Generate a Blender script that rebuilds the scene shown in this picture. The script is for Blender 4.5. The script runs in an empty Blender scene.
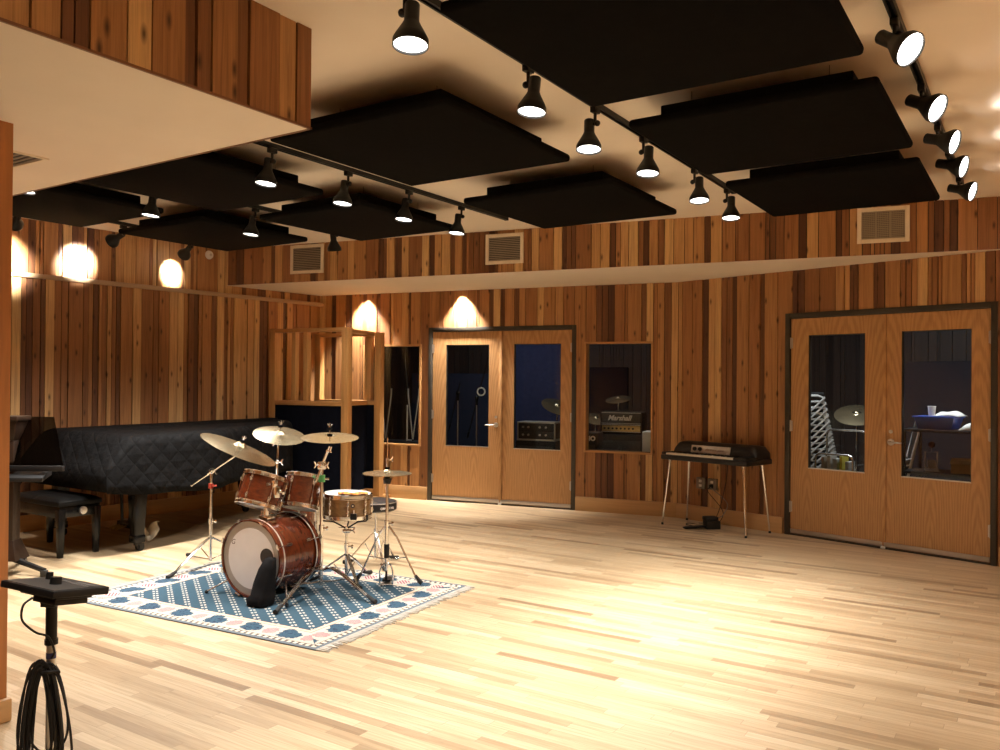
import bpy, bmesh, math, random
from math import sin, cos, pi, radians, sqrt, atan2
from mathutils import Vector, Matrix, Quaternion
random.seed(7)
scene = bpy.context.scene
COL = scene.collection
V = Vector
TH = 0.5785
PHI = pi / 2 - TH                     # the room's main axis, turned from the camera's
AX = V((sin(TH), cos(TH))); BX = V((-cos(TH), sin(TH)))
def ab(a, b, z=0.0):
    p = AX * a + BX * b
    return V((p.x, p.y, z))
CEIL = 3.06; SOFF = 2.62

# ------------------------------------------------------------------ mesh builder
def axm(origin, zdir, xhint=(1, 0, 0)):
    z = V(zdir).normalized(); x = V(xhint)
    if abs(z.dot(x.normalized())) > .98: x = V((0, 1, 0))
    y = z.cross(x).normalized(); x = y.cross(z).normalized()
    M = Matrix((x, y, z)).transposed().to_4x4(); M.translation = V(origin)
    return M
class MB:
    def __init__(s):
        s.bm = bmesh.new(); s.mats = []; s.mi = 0; s.lay = {}
    def use(s, m):
        if m not in s.mats: s.mats.append(m)
        s.mi = s.mats.index(m); return s
    def _f(s, vs):
        try: f = s.bm.faces.new(vs)
        except ValueError: return None
        f.material_index = s.mi; return f
    def box(s, lo, hi, M=None, bev=0, seg=2, rnd=None):
        x0, y0, z0 = lo; x1, y1, z1 = hi
        if rnd is not None: L = s.bm.faces.layers.float.get('rnd') or s.bm.faces.layers.float.new('rnd')
        c = [V(p) for p in ((x0,y0,z0),(x1,y0,z0),(x1,y1,z0),(x0,y1,z0),(x0,y0,z1),(x1,y0,z1),(x1,y1,z1),(x0,y1,z1))]
        if M is not None: c = [M @ p for p in c]
        v = [s.bm.verts.new(p) for p in c]
        fs = [s._f([v[i] for i in q]) for q in ((3,2,1,0),(4,5,6,7),(0,1,5,4),(1,2,6,5),(2,3,7,6),(3,0,4,7))]
        if rnd is not None:
            for f in fs: f[L] = rnd
        if bev:
            es = list({e for f in fs for e in f.edges})
            bmesh.ops.bevel(s.bm, geom=es, offset=bev, segments=seg, profile=.5, affect='EDGES', material=-1)
        return s
    def hexa(s, pts, bev=0, seg=2):
        v = [s.bm.verts.new(V(p)) for p in pts]
        fs = [s._f([v[i] for i in q]) for q in ((3,2,1,0),(4,5,6,7),(0,1,5,4),(1,2,6,5),(2,3,7,6),(3,0,4,7))]
        if bev:
            es = list({e for f in fs for e in f.edges})
            bmesh.ops.bevel(s.bm, geom=es, offset=bev, segments=seg, profile=.5, affect='EDGES', material=-1)
        return s
    def lathe(s, prof, M=None, n=24, close=False):
        rings = []
        for r, z in prof:
            if r < 1e-6:
                p = V((0, 0, z)); rings.append([s.bm.verts.new(M @ p if M else p)])
            else:
                rg = []
                for i in range(n):
                    p = V((r * cos(2*pi*i/n), r * sin(2*pi*i/n), z)); rg.append(s.bm.verts.new(M @ p if M else p))
                rings.append(rg)
        prs = list(zip(rings[:-1], rings[1:]))
        if close: prs.append((rings[-1], rings[0]))
        for a, b in prs:
            for i in range(n):
                j = (i + 1) % n
                if len(a) == 1 and len(b) == 1: continue
                if len(a) == 1: s._f([a[0], b[i], b[j]])
                elif len(b) == 1: s._f([a[i], a[j], b[0]])
                else: s._f([a[i], a[j], b[j], b[i]])
        return s
    def cyl(s, p0, p1, r0, r1=None, n=14):
        p0 = V(p0); p1 = V(p1); r1 = r0 if r1 is None else r1; L = (p1 - p0).length
        return s.lathe([(0, 0), (r0, 0), (r1, L), (0, L)], axm(p0, p1 - p0), n)
    def ball(s, c, r, n=12, sz=1.0):
        prof = [(r * sin(pi*k/8), -r * sz * cos(pi*k/8)) for k in range(9)]
        prof[0] = (0, -r*sz); prof[-1] = (0, r*sz)
        return s.lathe(prof, Matrix.Translation(V(c)), n)
    def torus(s, c, zdir, R, r, n=40, m=8, sq=1.0):
        prof = [(R + r * cos(2*pi*k/m), sq * r * sin(2*pi*k/m)) for k in range(m)]
        return s.lathe(prof, axm(c, zdir), n, close=True)
    def tube(s, pts, r, n=8, closed=False):
        P = [V(p) for p in pts]; m = len(P); rr = r if isinstance(r, (list, tuple)) else [r] * m
        rings = []; prev = None
        for i in range(m):
            a = P[i-1] if (i > 0 or closed) else P[i]; b = P[(i+1) % m] if (i < m-1 or closed) else P[i]
            t = (b - a)
            if t.length < 1e-9: t = V((0, 0, 1))
            t.normalize()
            if prev is None:
                x = t.orthogonal().normalized()
            else:
                x = (prev - t * prev.dot(t))
                x = x.normalized() if x.length > 1e-6 else t.orthogonal().normalized()
            prev = x; y = t.cross(x)
            rings.append([s.bm.verts.new(P[i] + (x * cos(2*pi*k/n) + y * sin(2*pi*k/n)) * rr[i]) for k in range(n)])
        prs = list(zip(rings[:-1], rings[1:]))
        if closed: prs.append((rings[-1], rings[0]))
        for a, b in prs:
            for k in range(n): s._f([a[k], a[(k+1) % n], b[(k+1) % n], b[k]])
        if not closed:
            s._f(rings[0][::-1]); s._f(rings[-1])
        return s
    def prism(s, poly, z0, z1, bev=0, M=None):
        T = (lambda p: M @ V(p)) if M is not None else (lambda p: V(p))
        lo = [s.bm.verts.new(T((p[0], p[1], z0))) for p in poly]; hi = [s.bm.verts.new(T((p[0], p[1], z1))) for p in poly]
        n = len(poly); fs = [s._f(lo[::-1]), s._f(hi)]
        for i in range(n): fs.append(s._f([lo[i], lo[(i+1) % n], hi[(i+1) % n], hi[i]]))
        if bev:
            es = list({e for f in fs[:2] if f for e in f.edges})
            bmesh.ops.bevel(s.bm, geom=es, offset=bev, segments=2, profile=.5, affect='EDGES', material=-1)
        return s
    def grid(s, rows):
        vs = [[s.bm.verts.new(V(p)) for p in r] for r in rows]
        for a, b in zip(vs[:-1], vs[1:]):
            for i in range(len(a) - 1): s._f([a[i], a[i+1], b[i+1], b[i]])
        return s
    def build(s, name, mat=None, parent=None, smooth=True, ang=38, offset=None, recalc=True):
        bm = s.bm
        if offset is not None: bmesh.ops.translate(bm, verts=bm.verts, vec=-V(offset))
        if recalc: bmesh.ops.recalc_face_normals(bm, faces=bm.faces)
        if smooth:
            lim = radians(ang)
            for f in bm.faces: f.smooth = True
            for e in bm.edges:
                if len(e.link_faces) == 2 and e.calc_face_angle(0) > lim: e.smooth = False
        me = bpy.data.meshes.new(name); bm.to_mesh(me); bm.free()
        ms = s.mats if s.mats else []
        if mat is not None and not ms: me.materials.append(mat)
        for m in ms: me.materials.append(m)
        o = bpy.data.objects.new(name, me); COL.objects.link(o)
        if parent is not None: o.parent = parent
        return o
def thing(name, label, cat, loc=(0,0,0), rotz=0.0, group=None):
    o = bpy.data.objects.new(name, None); COL.objects.link(o); o.empty_display_size = .05
    o.location = loc; o.rotation_euler = (0, 0, rotz); o['label'] = label; o['category'] = cat
    if group: o['group'] = group
    return o
def tag(o, label, cat, group=None):
    o['label'] = label; o['category'] = cat
    if group: o['group'] = group
    return o
def spline(pts, k=8):
    P = [V(p) for p in pts]; out = []
    for i in range(len(P) - 1):
        a = P[max(i-1, 0)]; b = P[i]; c = P[i+1]; d = P[min(i+2, len(P)-1)]
        for j in range(k):
            t = j / k; out.append(.5 * ((2*b) + (c - a)*t + (2*a - 5*b + 4*c - d)*t*t + (3*b - a - 3*c + d)*t**3))
    return out + [P[-1]]
def struct(o):
    o['kind'] = 'structure'; return o
def copy_tree(o, parent=None):
    c = o.copy(); COL.objects.link(c)
    if parent is not None: c.parent = parent
    for ch in list(o.children): copy_tree(ch, c)
    return c
def text_mesh(body, size, mat, name, parent, M, shear=0.0, extrude=.0006, bold=0.0):
    cu = bpy.data.curves.new('lettering', 'FONT'); cu.body = body; cu.size = size; cu.shear = shear
    cu.extrude = extrude; cu.align_x = 'CENTER'; cu.align_y = 'CENTER'; cu.offset = bold
    t = bpy.data.objects.new('lettering', cu); COL.objects.link(t)
    bpy.context.view_layer.update()
    me = bpy.data.meshes.new_from_object(t.evaluated_get(bpy.context.evaluated_depsgraph_get()))
    COL.objects.unlink(t); bpy.data.objects.remove(t)
    me.transform(M); me.materials.clear(); me.materials.append(mat); me.name = name
    o = bpy.data.objects.new(name, me); COL.objects.link(o); o.parent = parent
    return o

def orient_text(c, out, up=(0, 0, 1)):
    out = V(out).normalized(); upv = V(up); x = upv.cross(out).normalized(); y = out.cross(x)
    M = Matrix((x, y, out)).transposed().to_4x4(); M.translation = V(c); return M

# ------------------------------------------------------------------ materials
class NT:
    def __init__(s, name):
        s.m = bpy.data.materials.new(name); s.m.use_nodes = True; s.t = s.m.node_tree; s.t.nodes.clear()
        s.out = s.t.nodes.new('ShaderNodeOutputMaterial'); s.p = s.t.nodes.new('ShaderNodeBsdfPrincipled')
        s.t.links.new(s.p.outputs[0], s.out.inputs[0])
    def n(s, ty, **k):
        x = s.t.nodes.new(ty)
        for a, b in k.items(): setattr(x, a, b)
        return x
    def link(s, a, b): s.t.links.new(a, b)
    def put(s, sock, v):
        if isinstance(v, (int, float)): sock.default_value = v
        elif isinstance(v, (tuple, list)): sock.default_value = (*v, 1) if len(v) == 3 and sock.type == 'RGBA' else v
        else: s.link(v, sock)
    def math(s, op, a, b=0.0, c=0.0):
        x = s.n('ShaderNodeMath', operation=op); s.put(x.inputs[0], a); s.put(x.inputs[1], b)
        if op in ('MULTIPLY_ADD', 'COMPARE', 'SMOOTH_MIN'): s.put(x.inputs[2], c)
        return x.outputs[0]
    def mix(s, f, a, b, blend='MIX'):
        x = s.n('ShaderNodeMix', data_type='RGBA', blend_type=blend); s.put(x.inputs[0], f); s.put(x.inputs[6], a); s.put(x.inputs[7], b)
        return x.outputs[2]
    def coord(s): return s.n('ShaderNodeTexCoord').outputs['Object']
    def sep(s, v):
        x = s.n('ShaderNodeSeparateXYZ'); s.link(v, x.inputs[0]); return x.outputs
    def comb(s, x, y, z):
        c = s.n('ShaderNodeCombineXYZ'); s.put(c.inputs[0], x); s.put(c.inputs[1], y); s.put(c.inputs[2], z); return c.outputs[0]
    def noise(s, vec, scale=5, detail=3, rough=.5, dist=0):
        x = s.n('ShaderNodeTexNoise'); s.link(vec, x.inputs['Vector']); x.inputs['Scale'].default_value = scale
        x.inputs['Detail'].default_value = detail; x.inputs['Roughness'].default_value = rough; x.inputs['Distortion'].default_value = dist
        return x.outputs
    def ramp(s, f, stops, mode='LINEAR'):
        x = s.n('ShaderNodeValToRGB'); s.put(x.inputs[0], f); r = x.color_ramp; r.interpolation = mode
        while len(r.elements) < len(stops): r.elements.new(.5)
        for e, (p, c) in zip(r.elements, stops):
            e.position = p; e.color = (*c, 1) if len(c) == 3 else c
        return x.outputs[0]
    def step(s, a, edge, soft=.001):
        x = s.n('ShaderNodeMapRange'); s.put(x.inputs[0], a); x.inputs[1].default_value = edge - soft; x.inputs[2].default_value = edge + soft
        return x.outputs[0]
    def bump(s, h, st=.2, d=.01):
        x = s.n('ShaderNodeBump'); s.put(x.inputs['Height'], h); x.inputs['Strength'].default_value = st; x.inputs['Distance'].default_value = d
        s.link(x.outputs[0], s.p.inputs['Normal'])
    def fin(s, col=None, rough=.5, metal=0, spec=None, coat=None):
        if col is not None: s.put(s.p.inputs['Base Color'], col)
        s.put(s.p.inputs['Roughness'], rough); s.put(s.p.inputs['Metallic'], metal)
        if spec is not None: s.put(s.p.inputs['Specular IOR Level'], spec)
        if coat is not None: s.p.inputs['Coat Weight'].default_value = coat[0]; s.p.inputs['Coat Roughness'].default_value = coat[1]
        return s.m
def plain(name, c, rough=.5, metal=0, var=.12, sc=9, spec=None, bump=0, coat=None):
    k = NT(name); f = k.noise(k.coord(), sc, 3)[0]
    lo = tuple(x * (1 - var) for x in c); hi = tuple(min(1, x * (1 + var)) for x in c)
    col = k.ramp(f, [(.3, lo), (.7, hi)])
    if bump: k.bump(k.noise(k.coord(), sc * 12, 2)[0], bump, .003)
    return k.fin(col, rough, metal, spec, coat)
def cedar(name, stops, dark=1.0):
    k = NT(name); c = k.coord(); x, y, z = k.sep(c)
    at = k.n('ShaderNodeAttribute', attribute_name='rnd').outputs['Fac']
    base = k.ramp(at, stops)
    off = k.math('MULTIPLY', at, 91.7)
    g = k.noise(k.comb(k.math('ADD', k.math('MULTIPLY', x, 38), off), k.math('MULTIPLY', y, 30), k.math('MULTIPLY', z, 1.3)), 1, 5, .62, .6)[0]
    g2 = k.noise(k.comb(k.math('MULTIPLY', x, 190), 0.0, k.math('ADD', k.math('MULTIPLY', z, 3.5), off)), 1, 2)[0]
    col = k.mix(1, base, k.ramp(g, [(.25, (.58, .52, .48)), (.5, (1, 1, 1)), (.75, (1.22, 1.2, 1.15))]), 'MULTIPLY')
    col = k.mix(1, col, k.ramp(g2, [(.3, (.86, .84, .82)), (.65, (1.06, 1.06, 1.06))]), 'MULTIPLY')
    vo = k.n('ShaderNodeTexVoronoi', voronoi_dimensions='2D'); vo.inputs['Scale'].default_value = 1
    k.link(k.comb(k.math('MULTIPLY', x, 7), k.math('MULTIPLY', z, 2.6), 0.0), vo.inputs['Vector'])
    kd = vo.outputs['Distance']; gate = k.math('GREATER_THAN', k.sep(vo.outputs['Color'])[0], .3)
    kn = k.math('MULTIPLY', k.math('SUBTRACT', 1, k.step(kd, .068, .05)), gate)
    col = k.mix(k.math('MULTIPLY', kn, .85), col, (.035, .013, .006))
    k.bump(g, .15, .004)
    return k.fin(col, .52, 0, .35)
STOPS = [(0, (.085, .034, .017)), (.28, (.17, .074, .031)), (.5, (.31, .143, .055)), (.75, (.40, .205, .08)), (.9, (.54, .32, .135)), (1, (.62, .41, .19))]
M_CEDAR = cedar('cedar_planks', STOPS)
M_BACK = plain('dark_batten_gap', (.018, .009, .005), .8)
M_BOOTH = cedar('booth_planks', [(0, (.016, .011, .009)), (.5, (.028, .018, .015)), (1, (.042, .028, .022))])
def veneer(name, c, axis='z', sc=1.0, contrast=.2, rough=.42):
    k = NT(name); x, y, z = k.sep(k.coord())
    if axis == 'z': vec = k.comb(k.math('MULTIPLY', x, 26*sc), k.math('MULTIPLY', y, 26*sc), k.math('MULTIPLY', z, 1.6*sc))
    else: vec = k.comb(k.math('MULTIPLY', x, 1.6*sc), k.math('MULTIPLY', y, 26*sc), k.math('MULTIPLY', z, 26*sc))
    g = k.noise(vec, 1, 5, .6, .8)[0]
    lo = tuple(v * (1 - contrast) for v in c); hi = tuple(v * (1 + contrast * .6) for v in c)
    k.bump(g, .06, .002)
    return k.fin(k.ramp(g, [(.3, lo), (.68, hi)]), rough, 0, .4)
def oakdoor():
    k = NT('oak_veneer'); x, y, z = k.sep(k.coord())
    w = k.n('ShaderNodeTexWave', wave_type='RINGS', rings_direction='Y'); w.inputs['Scale'].default_value = 7; w.inputs['Distortion'].default_value = 4
    w.inputs['Detail'].default_value = 2; w.inputs['Detail Scale'].default_value = 2
    fx = k.math('PINGPONG', x, .19)
    k.link(k.comb(k.math('MULTIPLY', fx, 2.2), 0.0, k.math('MULTIPLY', z, .22)), w.inputs['Vector'])
    f = k.noise(k.comb(k.math('MULTIPLY', x, 120), 0.0, k.math('MULTIPLY', z, 5)), 1, 3)[0]
    col = k.ramp(w.outputs['Fac'], [(.1, (.40, .21, .085)), (.8, (.485, .27, .112))])
    col = k.mix(1, col, k.ramp(f, [(.3, (.86, .85, .84)), (.7, (1.06, 1.06, 1.06))]), 'MULTIPLY')
    return k.fin(col, .4, 0, .4)
M_OAK = oakdoor()
M_PINE = veneer('pine_lumber', (.50, .27, .095), 'z', 1, .22)
M_PINEX = veneer('pine_rail', (.47, .25, .09), 'x', 1, .22)
M_BASE = veneer('maple_baseboard', (.46, .27, .115), 'x', .7, .12)
M_POST = veneer('stained_fir', (.42, .17, .05), 'z', .8, .25)
M_TRIM = veneer('window_casing', (.45, .24, .09), 'x', .8, .15)
M_PAINT = plain('cream_ceiling_paint', (.80, .725, .62), .85, 0, .03, 2)
M_FRAME = plain('dark_bronze_frame', (.045, .038, .028), .45, .3)
M_STEEL = plain('brushed_steel', (.55, .53, .50), .32, 1, .06)
M_CHROME = plain('chrome', (.80, .79, .77), .12, 1, .04)
M_BLACKM = plain('black_painted_metal', (.008, .008, .008), .42, 0, .2, 14, .3)
M_BLACKP = plain('black_plastic', (.010, .010, .0105), .5, 0, .2, 14, .3)
M_RUBBER = plain('black_rubber', (.012, .012, .012), .75)
M_FELT = plain('black_felt', (.007, .007, .0075), .95, 0, .2, 30, .04, .3)
M_FABRIC = plain('black_acoustic_fabric', (.0062, .0058, .0054), .95, 0, .15, 20, .03, .25)
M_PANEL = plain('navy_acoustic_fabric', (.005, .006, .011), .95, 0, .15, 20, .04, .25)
M_BLUEPANEL = plain('blue_acoustic_fabric', (.038, .044, .10), .9, 0, .12, 20, .2, .2)
M_GLOSSBLACK = plain('black_piano_lacquer', (.005, .005, .005), .2, 0, .1, 6, .25)
M_VENT = plain('cream_vent_metal', (.78, .69, .55), .5, 0, .05)
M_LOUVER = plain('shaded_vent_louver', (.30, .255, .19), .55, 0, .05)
M_VENTDARK = plain('vent_shadow', (.06, .05, .04), .8)
M_GALV = plain('satin_aluminium', (.62, .58, .52), .35, 1, .05)
M_WHITE = plain('white_plastic', (.78, .76, .72), .45, 0, .04)
M_CARD = plain('cardboard', (.36, .24, .13), .8)
M_BLUEPL = plain('blue_plastic', (.02, .07, .35), .35)
M_YELLOW = plain('yellow_paint', (.55, .40, .04), .5)
M_BRASS = plain('brass', (.55, .40, .16), .3, 1)
def cymbal_mat():
    k = NT('hammered_bronze'); c = k.coord(); x, y, z = k.sep(c)
    r = k.math('SQRT', k.math('ADD', k.math('MULTIPLY', x, x), k.math('MULTIPLY', y, y)))
    g = k.noise(k.comb(k.math('MULTIPLY', r, 420), 0.0, 0.0), 1, 2)[0]
    k.bump(g, .18, .002)
    return k.fin(k.ramp(g, [(.3, (.33, .27, .165)), (.7, (.45, .38, .25))]), .27, .92)
M_CYMBAL = cymbal_mat()
def shell(name, c1, c2, rough=.18):
    k = NT(name); x, y, z = k.sep(k.coord())
    ang = k.math('ARCTAN2', y, x)
    g = k.noise(k.comb(k.math('MULTIPLY', ang, 1.2), k.math('MULTIPLY', z, 16), k.math('MULTIPLY', x, 2)), 2.2, 5, .6, 1.2)[0]
    return k.fin(k.ramp(g, [(.3, c1), (.7, c2)]), rough, 0, .5, (.6, .08))
M_SHELL = shell('red_mahogany_lacquer', (.055, .010, .004), (.15, .032, .010))
M_SNARE = shell('walnut_brown_lacquer', (.20, .11, .045), (.33, .20, .085), .25)
M_HEAD = plain('white_drum_head', (.78, .80, .82), .5, 0, .03)
M_CLEAR = plain('clear_head_rim', (.40, .39, .36), .35, 0, .05)
def cover_mat():
    k = NT('black_quilted_cover'); x, y, z = k.sep(k.coord())
    xy = k.math('SUBTRACT', x, k.math('MULTIPLY', y, .9)); s1 = k.math('ADD', xy, z); s2 = k.math('SUBTRACT', xy, z)
    def ln(s): return k.math('PINGPONG', s, .085)
    h = k.math('MINIMUM', ln(s1), ln(s2)); h = k.math('POWER', k.math('MULTIPLY', h, 11.7), .5)
    nz = k.noise(k.coord(), 14, 4)[0]
    k.bump(k.math('ADD', h, k.math('MULTIPLY', nz, 1.6)), .42, .02)
    return k.fin(k.ramp(nz, [(.3, (.0045, .0045, .0048)), (.7, (.0085, .0085, .009))]), .8, 0, .06)
M_COVER = cover_mat()
def glass(name, tint=(.92, .95, .95)):
    m = bpy.data.materials.new(name); m.use_nodes = True; t = m.node_tree; t.nodes.clear()
    o = t.nodes.new('ShaderNodeOutputMaterial'); mx = t.nodes.new('ShaderNodeMixShader'); tr = t.nodes.new('ShaderNodeBsdfTransparent'); gl = t.nodes.new('ShaderNodeBsdfGlossy')
    fr = t.nodes.new('ShaderNodeFresnel'); fr.inputs[0].default_value = 1.28; gl.inputs['Roughness'].default_value = .01
    nz = t.nodes.new('ShaderNodeTexNoise'); nz.inputs['Scale'].default_value = 3
    cr = t.nodes.new('ShaderNodeValToRGB'); cr.color_ramp.elements[0].color = (*[v * .97 for v in tint], 1); cr.color_ramp.elements[1].color = (*tint, 1)
    t.links.new(nz.outputs[0], cr.inputs[0]); t.links.new(cr.outputs[0], tr.inputs[0])
    t.links.new(fr.outputs[0], mx.inputs[0]); t.links.new(tr.outputs[0], mx.inputs[1]); t.links.new(gl.outputs[0], mx.inputs[2]); t.links.new(mx.outputs[0], o.inputs[0])
    return m
M_GLASS = glass('window_glass')
M_SMOKE = glass('smoked_acrylic', (.30, .29, .28))
def emis(name, c, st):
    m = bpy.data.materials.new(name); m.use_nodes = True; t = m.node_tree; t.nodes.clear()
    o = t.nodes.new('ShaderNodeOutputMaterial'); e = t.nodes.new('ShaderNodeEmission'); e.inputs[0].default_value = (*c, 1); e.inputs[1].default_value = st
    t.links.new(e.outputs[0], o.inputs[0]); return m
M_LENS = emis('lit_lamp_lens', (1, .95, .88), 6.0)
M_PUCK = emis('soft_downlight_lens', (1, .9, .75), .6)
def floor_mat():
    k = NT('maple_strip_floor'); x, y, z = k.sep(k.coord())
    row = k.math('FLOOR', k.math('DIVIDE', x, .057))
    wn = k.n('ShaderNodeTexWhiteNoise', noise_dimensions='1D'); k.link(row, wn.inputs['W'])
    u = k.math('ADD', y, k.math('MULTIPLY', wn.outputs['Value'], 7.3))
    wav = k.math('DIVIDE', u, .72); idx = k.math('FLOOR', wav)
    w2 = k.n('ShaderNodeTexWhiteNoise', noise_dimensions='2D'); k.link(k.comb(row, idx, 0.0), w2.inputs['Vector'])
    r = w2.outputs['Value']
    base = k.ramp(r, [(0, (.27, .185, .108)), (.08, (.385, .28, .168)), (.35, (.475, .358, .222)), (.8, (.525, .405, .256)), (1, (.575, .455, .30))])
    g = k.noise(k.comb(k.math('ADD', k.math('MULTIPLY', x, 70), k.math('MULTIPLY', r, 60)), k.math('MULTIPLY', y, 2.5), 0.0), 1, 4, .6, .7)[0]
    col = k.mix(1, base, k.ramp(g, [(.28, (.80, .76, .70)), (.6, (1.04, 1.04, 1.04))]), 'MULTIPLY')
    fx = k.math('PINGPONG', k.math('DIVIDE', x, .057), .5)
    gap = k.math('MAXIMUM', k.math('LESS_THAN', fx, .012), k.math('LESS_THAN', k.math('PINGPONG', wav, .5), .0015))
    col = k.mix(k.math('MULTIPLY', gap, .45), col, (.12, .07, .03))
    k.bump(g, .03, .001)
    ro = k.ramp(r, [(0, (.36, .36, .36)), (1, (.46, .46, .46))])
    return k.fin(col, ro, 0, .5)
M_FLOOR = floor_mat()
# ------------------------------------------------------------------ room shell
UPc = V((-3.281, 9.943)); W1a = V((-2.422, 11.082)); BEND = V((1.98, 9.2424)); PR = V((4.191, 6.81))
CAPa = V((-4.70, 7.97)); CAPb = V((-2.24, 11.23)); BASEa = V((-4.747, 8.00)); BASEb = V((-2.287, 11.26))
def wall_frame(p, q):
    d = (q - p); return V((p.x, p.y, 0)), atan2(d.y, d.x), d.length
def plank_wall(name, p, q, z0, z1, holes=(), seed=1, mat=None, back=.12, s0=0.0, s1=None, light=0.0):
    """board-and-gap cladding, local x along the wall, the room on the -y side"""
    loc, rz, L = wall_frame(p, q); s1 = L if s1 is None else s1
    rg = random.Random(seed); mat = mat or M_CEDAR
    m = MB().use(mat); cuts = sorted({h[i] for h in holes for i in (0, 1)})
    x = s0; mode = 0
    while x < s1 - 1e-4:
        t = rg.random()
        if t < .28: w, r = rg.uniform(.12, .165), rg.uniform(.38, .78)
        elif t < .50: w, r = rg.uniform(.08, .105), rg.uniform(.74, 1.0)
        elif t < .76: w, r = rg.uniform(.045, .075), rg.uniform(.0, .40)
        else: w, r = rg.uniform(.03, .055), rg.uniform(.05, .9)
        r = min(1, r + light)
        dep = rg.choice((.0, .0, .004, .009)) if w > .08 else rg.choice((.004, .010, .013))
        e = min(x + w, s1)
        if s1 - e < .03: e = s1
        seg = [x] + [c for c in cuts if x + .004 < c < e - .004] + [e]
        for a, b in zip(seg[:-1], seg[1:]):
            mid = (a + b) / 2; spans = [(z0, z1)]
            for h in holes:
                if h[0] <= mid <= h[1]:
                    spans = [q2 for lo, hi in spans for q2 in ((lo, min(hi, h[2])), (max(lo, h[3]), hi)) if q2[1] - q2[0] > .002]
            gl = .0032 if a == x else 0; gr = .0032 if b == e else 0
            for lo, hi in spans: m.box((a + gl, dep, lo), (b - gr, .024, hi), rnd=r)
        x = e
    m.use(M_BACK)
    ed = [s0] + cuts + [s1]
    for a, b in zip(ed[:-1], ed[1:]):
        mid = (a + b) / 2; spans = [(z0, z1)]
        for h in holes:
            if h[0] <= mid <= h[1]:
                spans = [q2 for lo, hi in spans for q2 in ((lo, min(hi, h[2])), (max(lo, h[3]), hi)) if q2[1] - q2[0] > .002]
        for lo, hi in spans: m.box((a, .0235, lo), (b, back, hi), rnd=0.0)
    o = m.build(name, smooth=False); o.location = loc; o.rotation_euler = (0, 0, rz)
    return struct(o)
def flat_wall(name, p, q, z0, z1, mat, t=.12):
    loc, rz, L = wall_frame(p, q)
    o = MB().use(mat).box((-t, 0, z0), (L + t, t, z1)).build(name, smooth=False); o.location = loc; o.rotation_euler = (0, 0, rz)
    return struct(o)
# floor (boards run across the room axis) and ceiling
f = MB().use(M_FLOOR).box((-3.2, -3.0, -.1), (13.5, 9.6, 0)).build('floor', smooth=False); f.rotation_euler = (0, 0, PHI); struct(f)
c = MB().use(M_PAINT).box((-3.2, -3.0, CEIL), (13.5, 9.6, CEIL + .1)).build('ceiling', smooth=False); c.rotation_euler = (0, 0, PHI); struct(c)
# openings: (s0, s1, z0, z1) along each wall
D1 = (1.651, 3.588, 0, 2.165); WN1 = (.70, 1.546, .667, 1.958); WN2 = (3.69, 4.495, .683, 1.963)
D2 = (1.293, 3.192, 0, 2.195)
plank_wall('wall_back', W1a, BEND, 0, SOFF, [D1, WN1, WN2], 11)
plank_wall('wall_right', BEND, PR, 0, SOFF, [D2], 23)
plank_wall('wall_back_upper', UPc, PR, SOFF + .0025, CEIL, [], 5)
plank_wall('wall_left', BASEa - (BASEb - BASEa) * 1.9, BASEb, 0, CEIL, [], 31, light=.08)
# the lower left cladding stands proud of the wall and carries a ledge
dcap = (CAPb - CAPa).normalized(); L0 = CAPa - dcap * 3.0
plank_wall('wall_left_lower', L0, CAPb, 0, 2.475, [], 47, back=.055, s1=3.0 + 3.66, light=.06)
loc, rz, L = wall_frame(L0, CAPb)
o = MB().use(veneer('grey_tan_ledge', (.40, .28, .17), 'x', .8, .12)).box((0, -.006, 2.476), (L - .02, .064, 2.522), bev=.003).build('trim_1'); o.location = loc; o.rotation_euler = (0, 0, rz); struct(o)
# outside the frame: the rest of the room
W2d = (PR - BEND).normalized(); PE = PR + W2d * 2.0
plank_wall('wall_right_near', PR, PE, 0, CEIL, [], 61)
PS = V((ab(-2.7, -1.75).x, ab(-2.7, -1.75).y)); PB = V((ab(-2.7, 8.75).x, ab(-2.7, 8.75).y))
plank_wall('wall_side', PE, PS, 0, CEIL, [], 71)
plank_wall('wall_rear', PS, PB, 0, CEIL, [], 97)
# soffit over the alcove
nu = V((PR.y - UPc.y, UPc.x - PR.x)).normalized() * -.0245
poly = [(UPc.x + nu.x, UPc.y + nu.y), (PR.x + nu.x, PR.y + nu.y), (BEND.x, BEND.y + .02), (W1a.x + .01, W1a.y)]
o = MB().use(M_PAINT).prism([(x, y) for x, y in poly], SOFF, SOFF + .03).prism([(UPc.x, UPc.y), (PR.x, PR.y), (PR.x + nu.x, PR.y + nu.y), (UPc.x + nu.x, UPc.y + nu.y)], SOFF, SOFF + .002).build('ceiling_soffit', smooth=False); struct(o)
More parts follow.
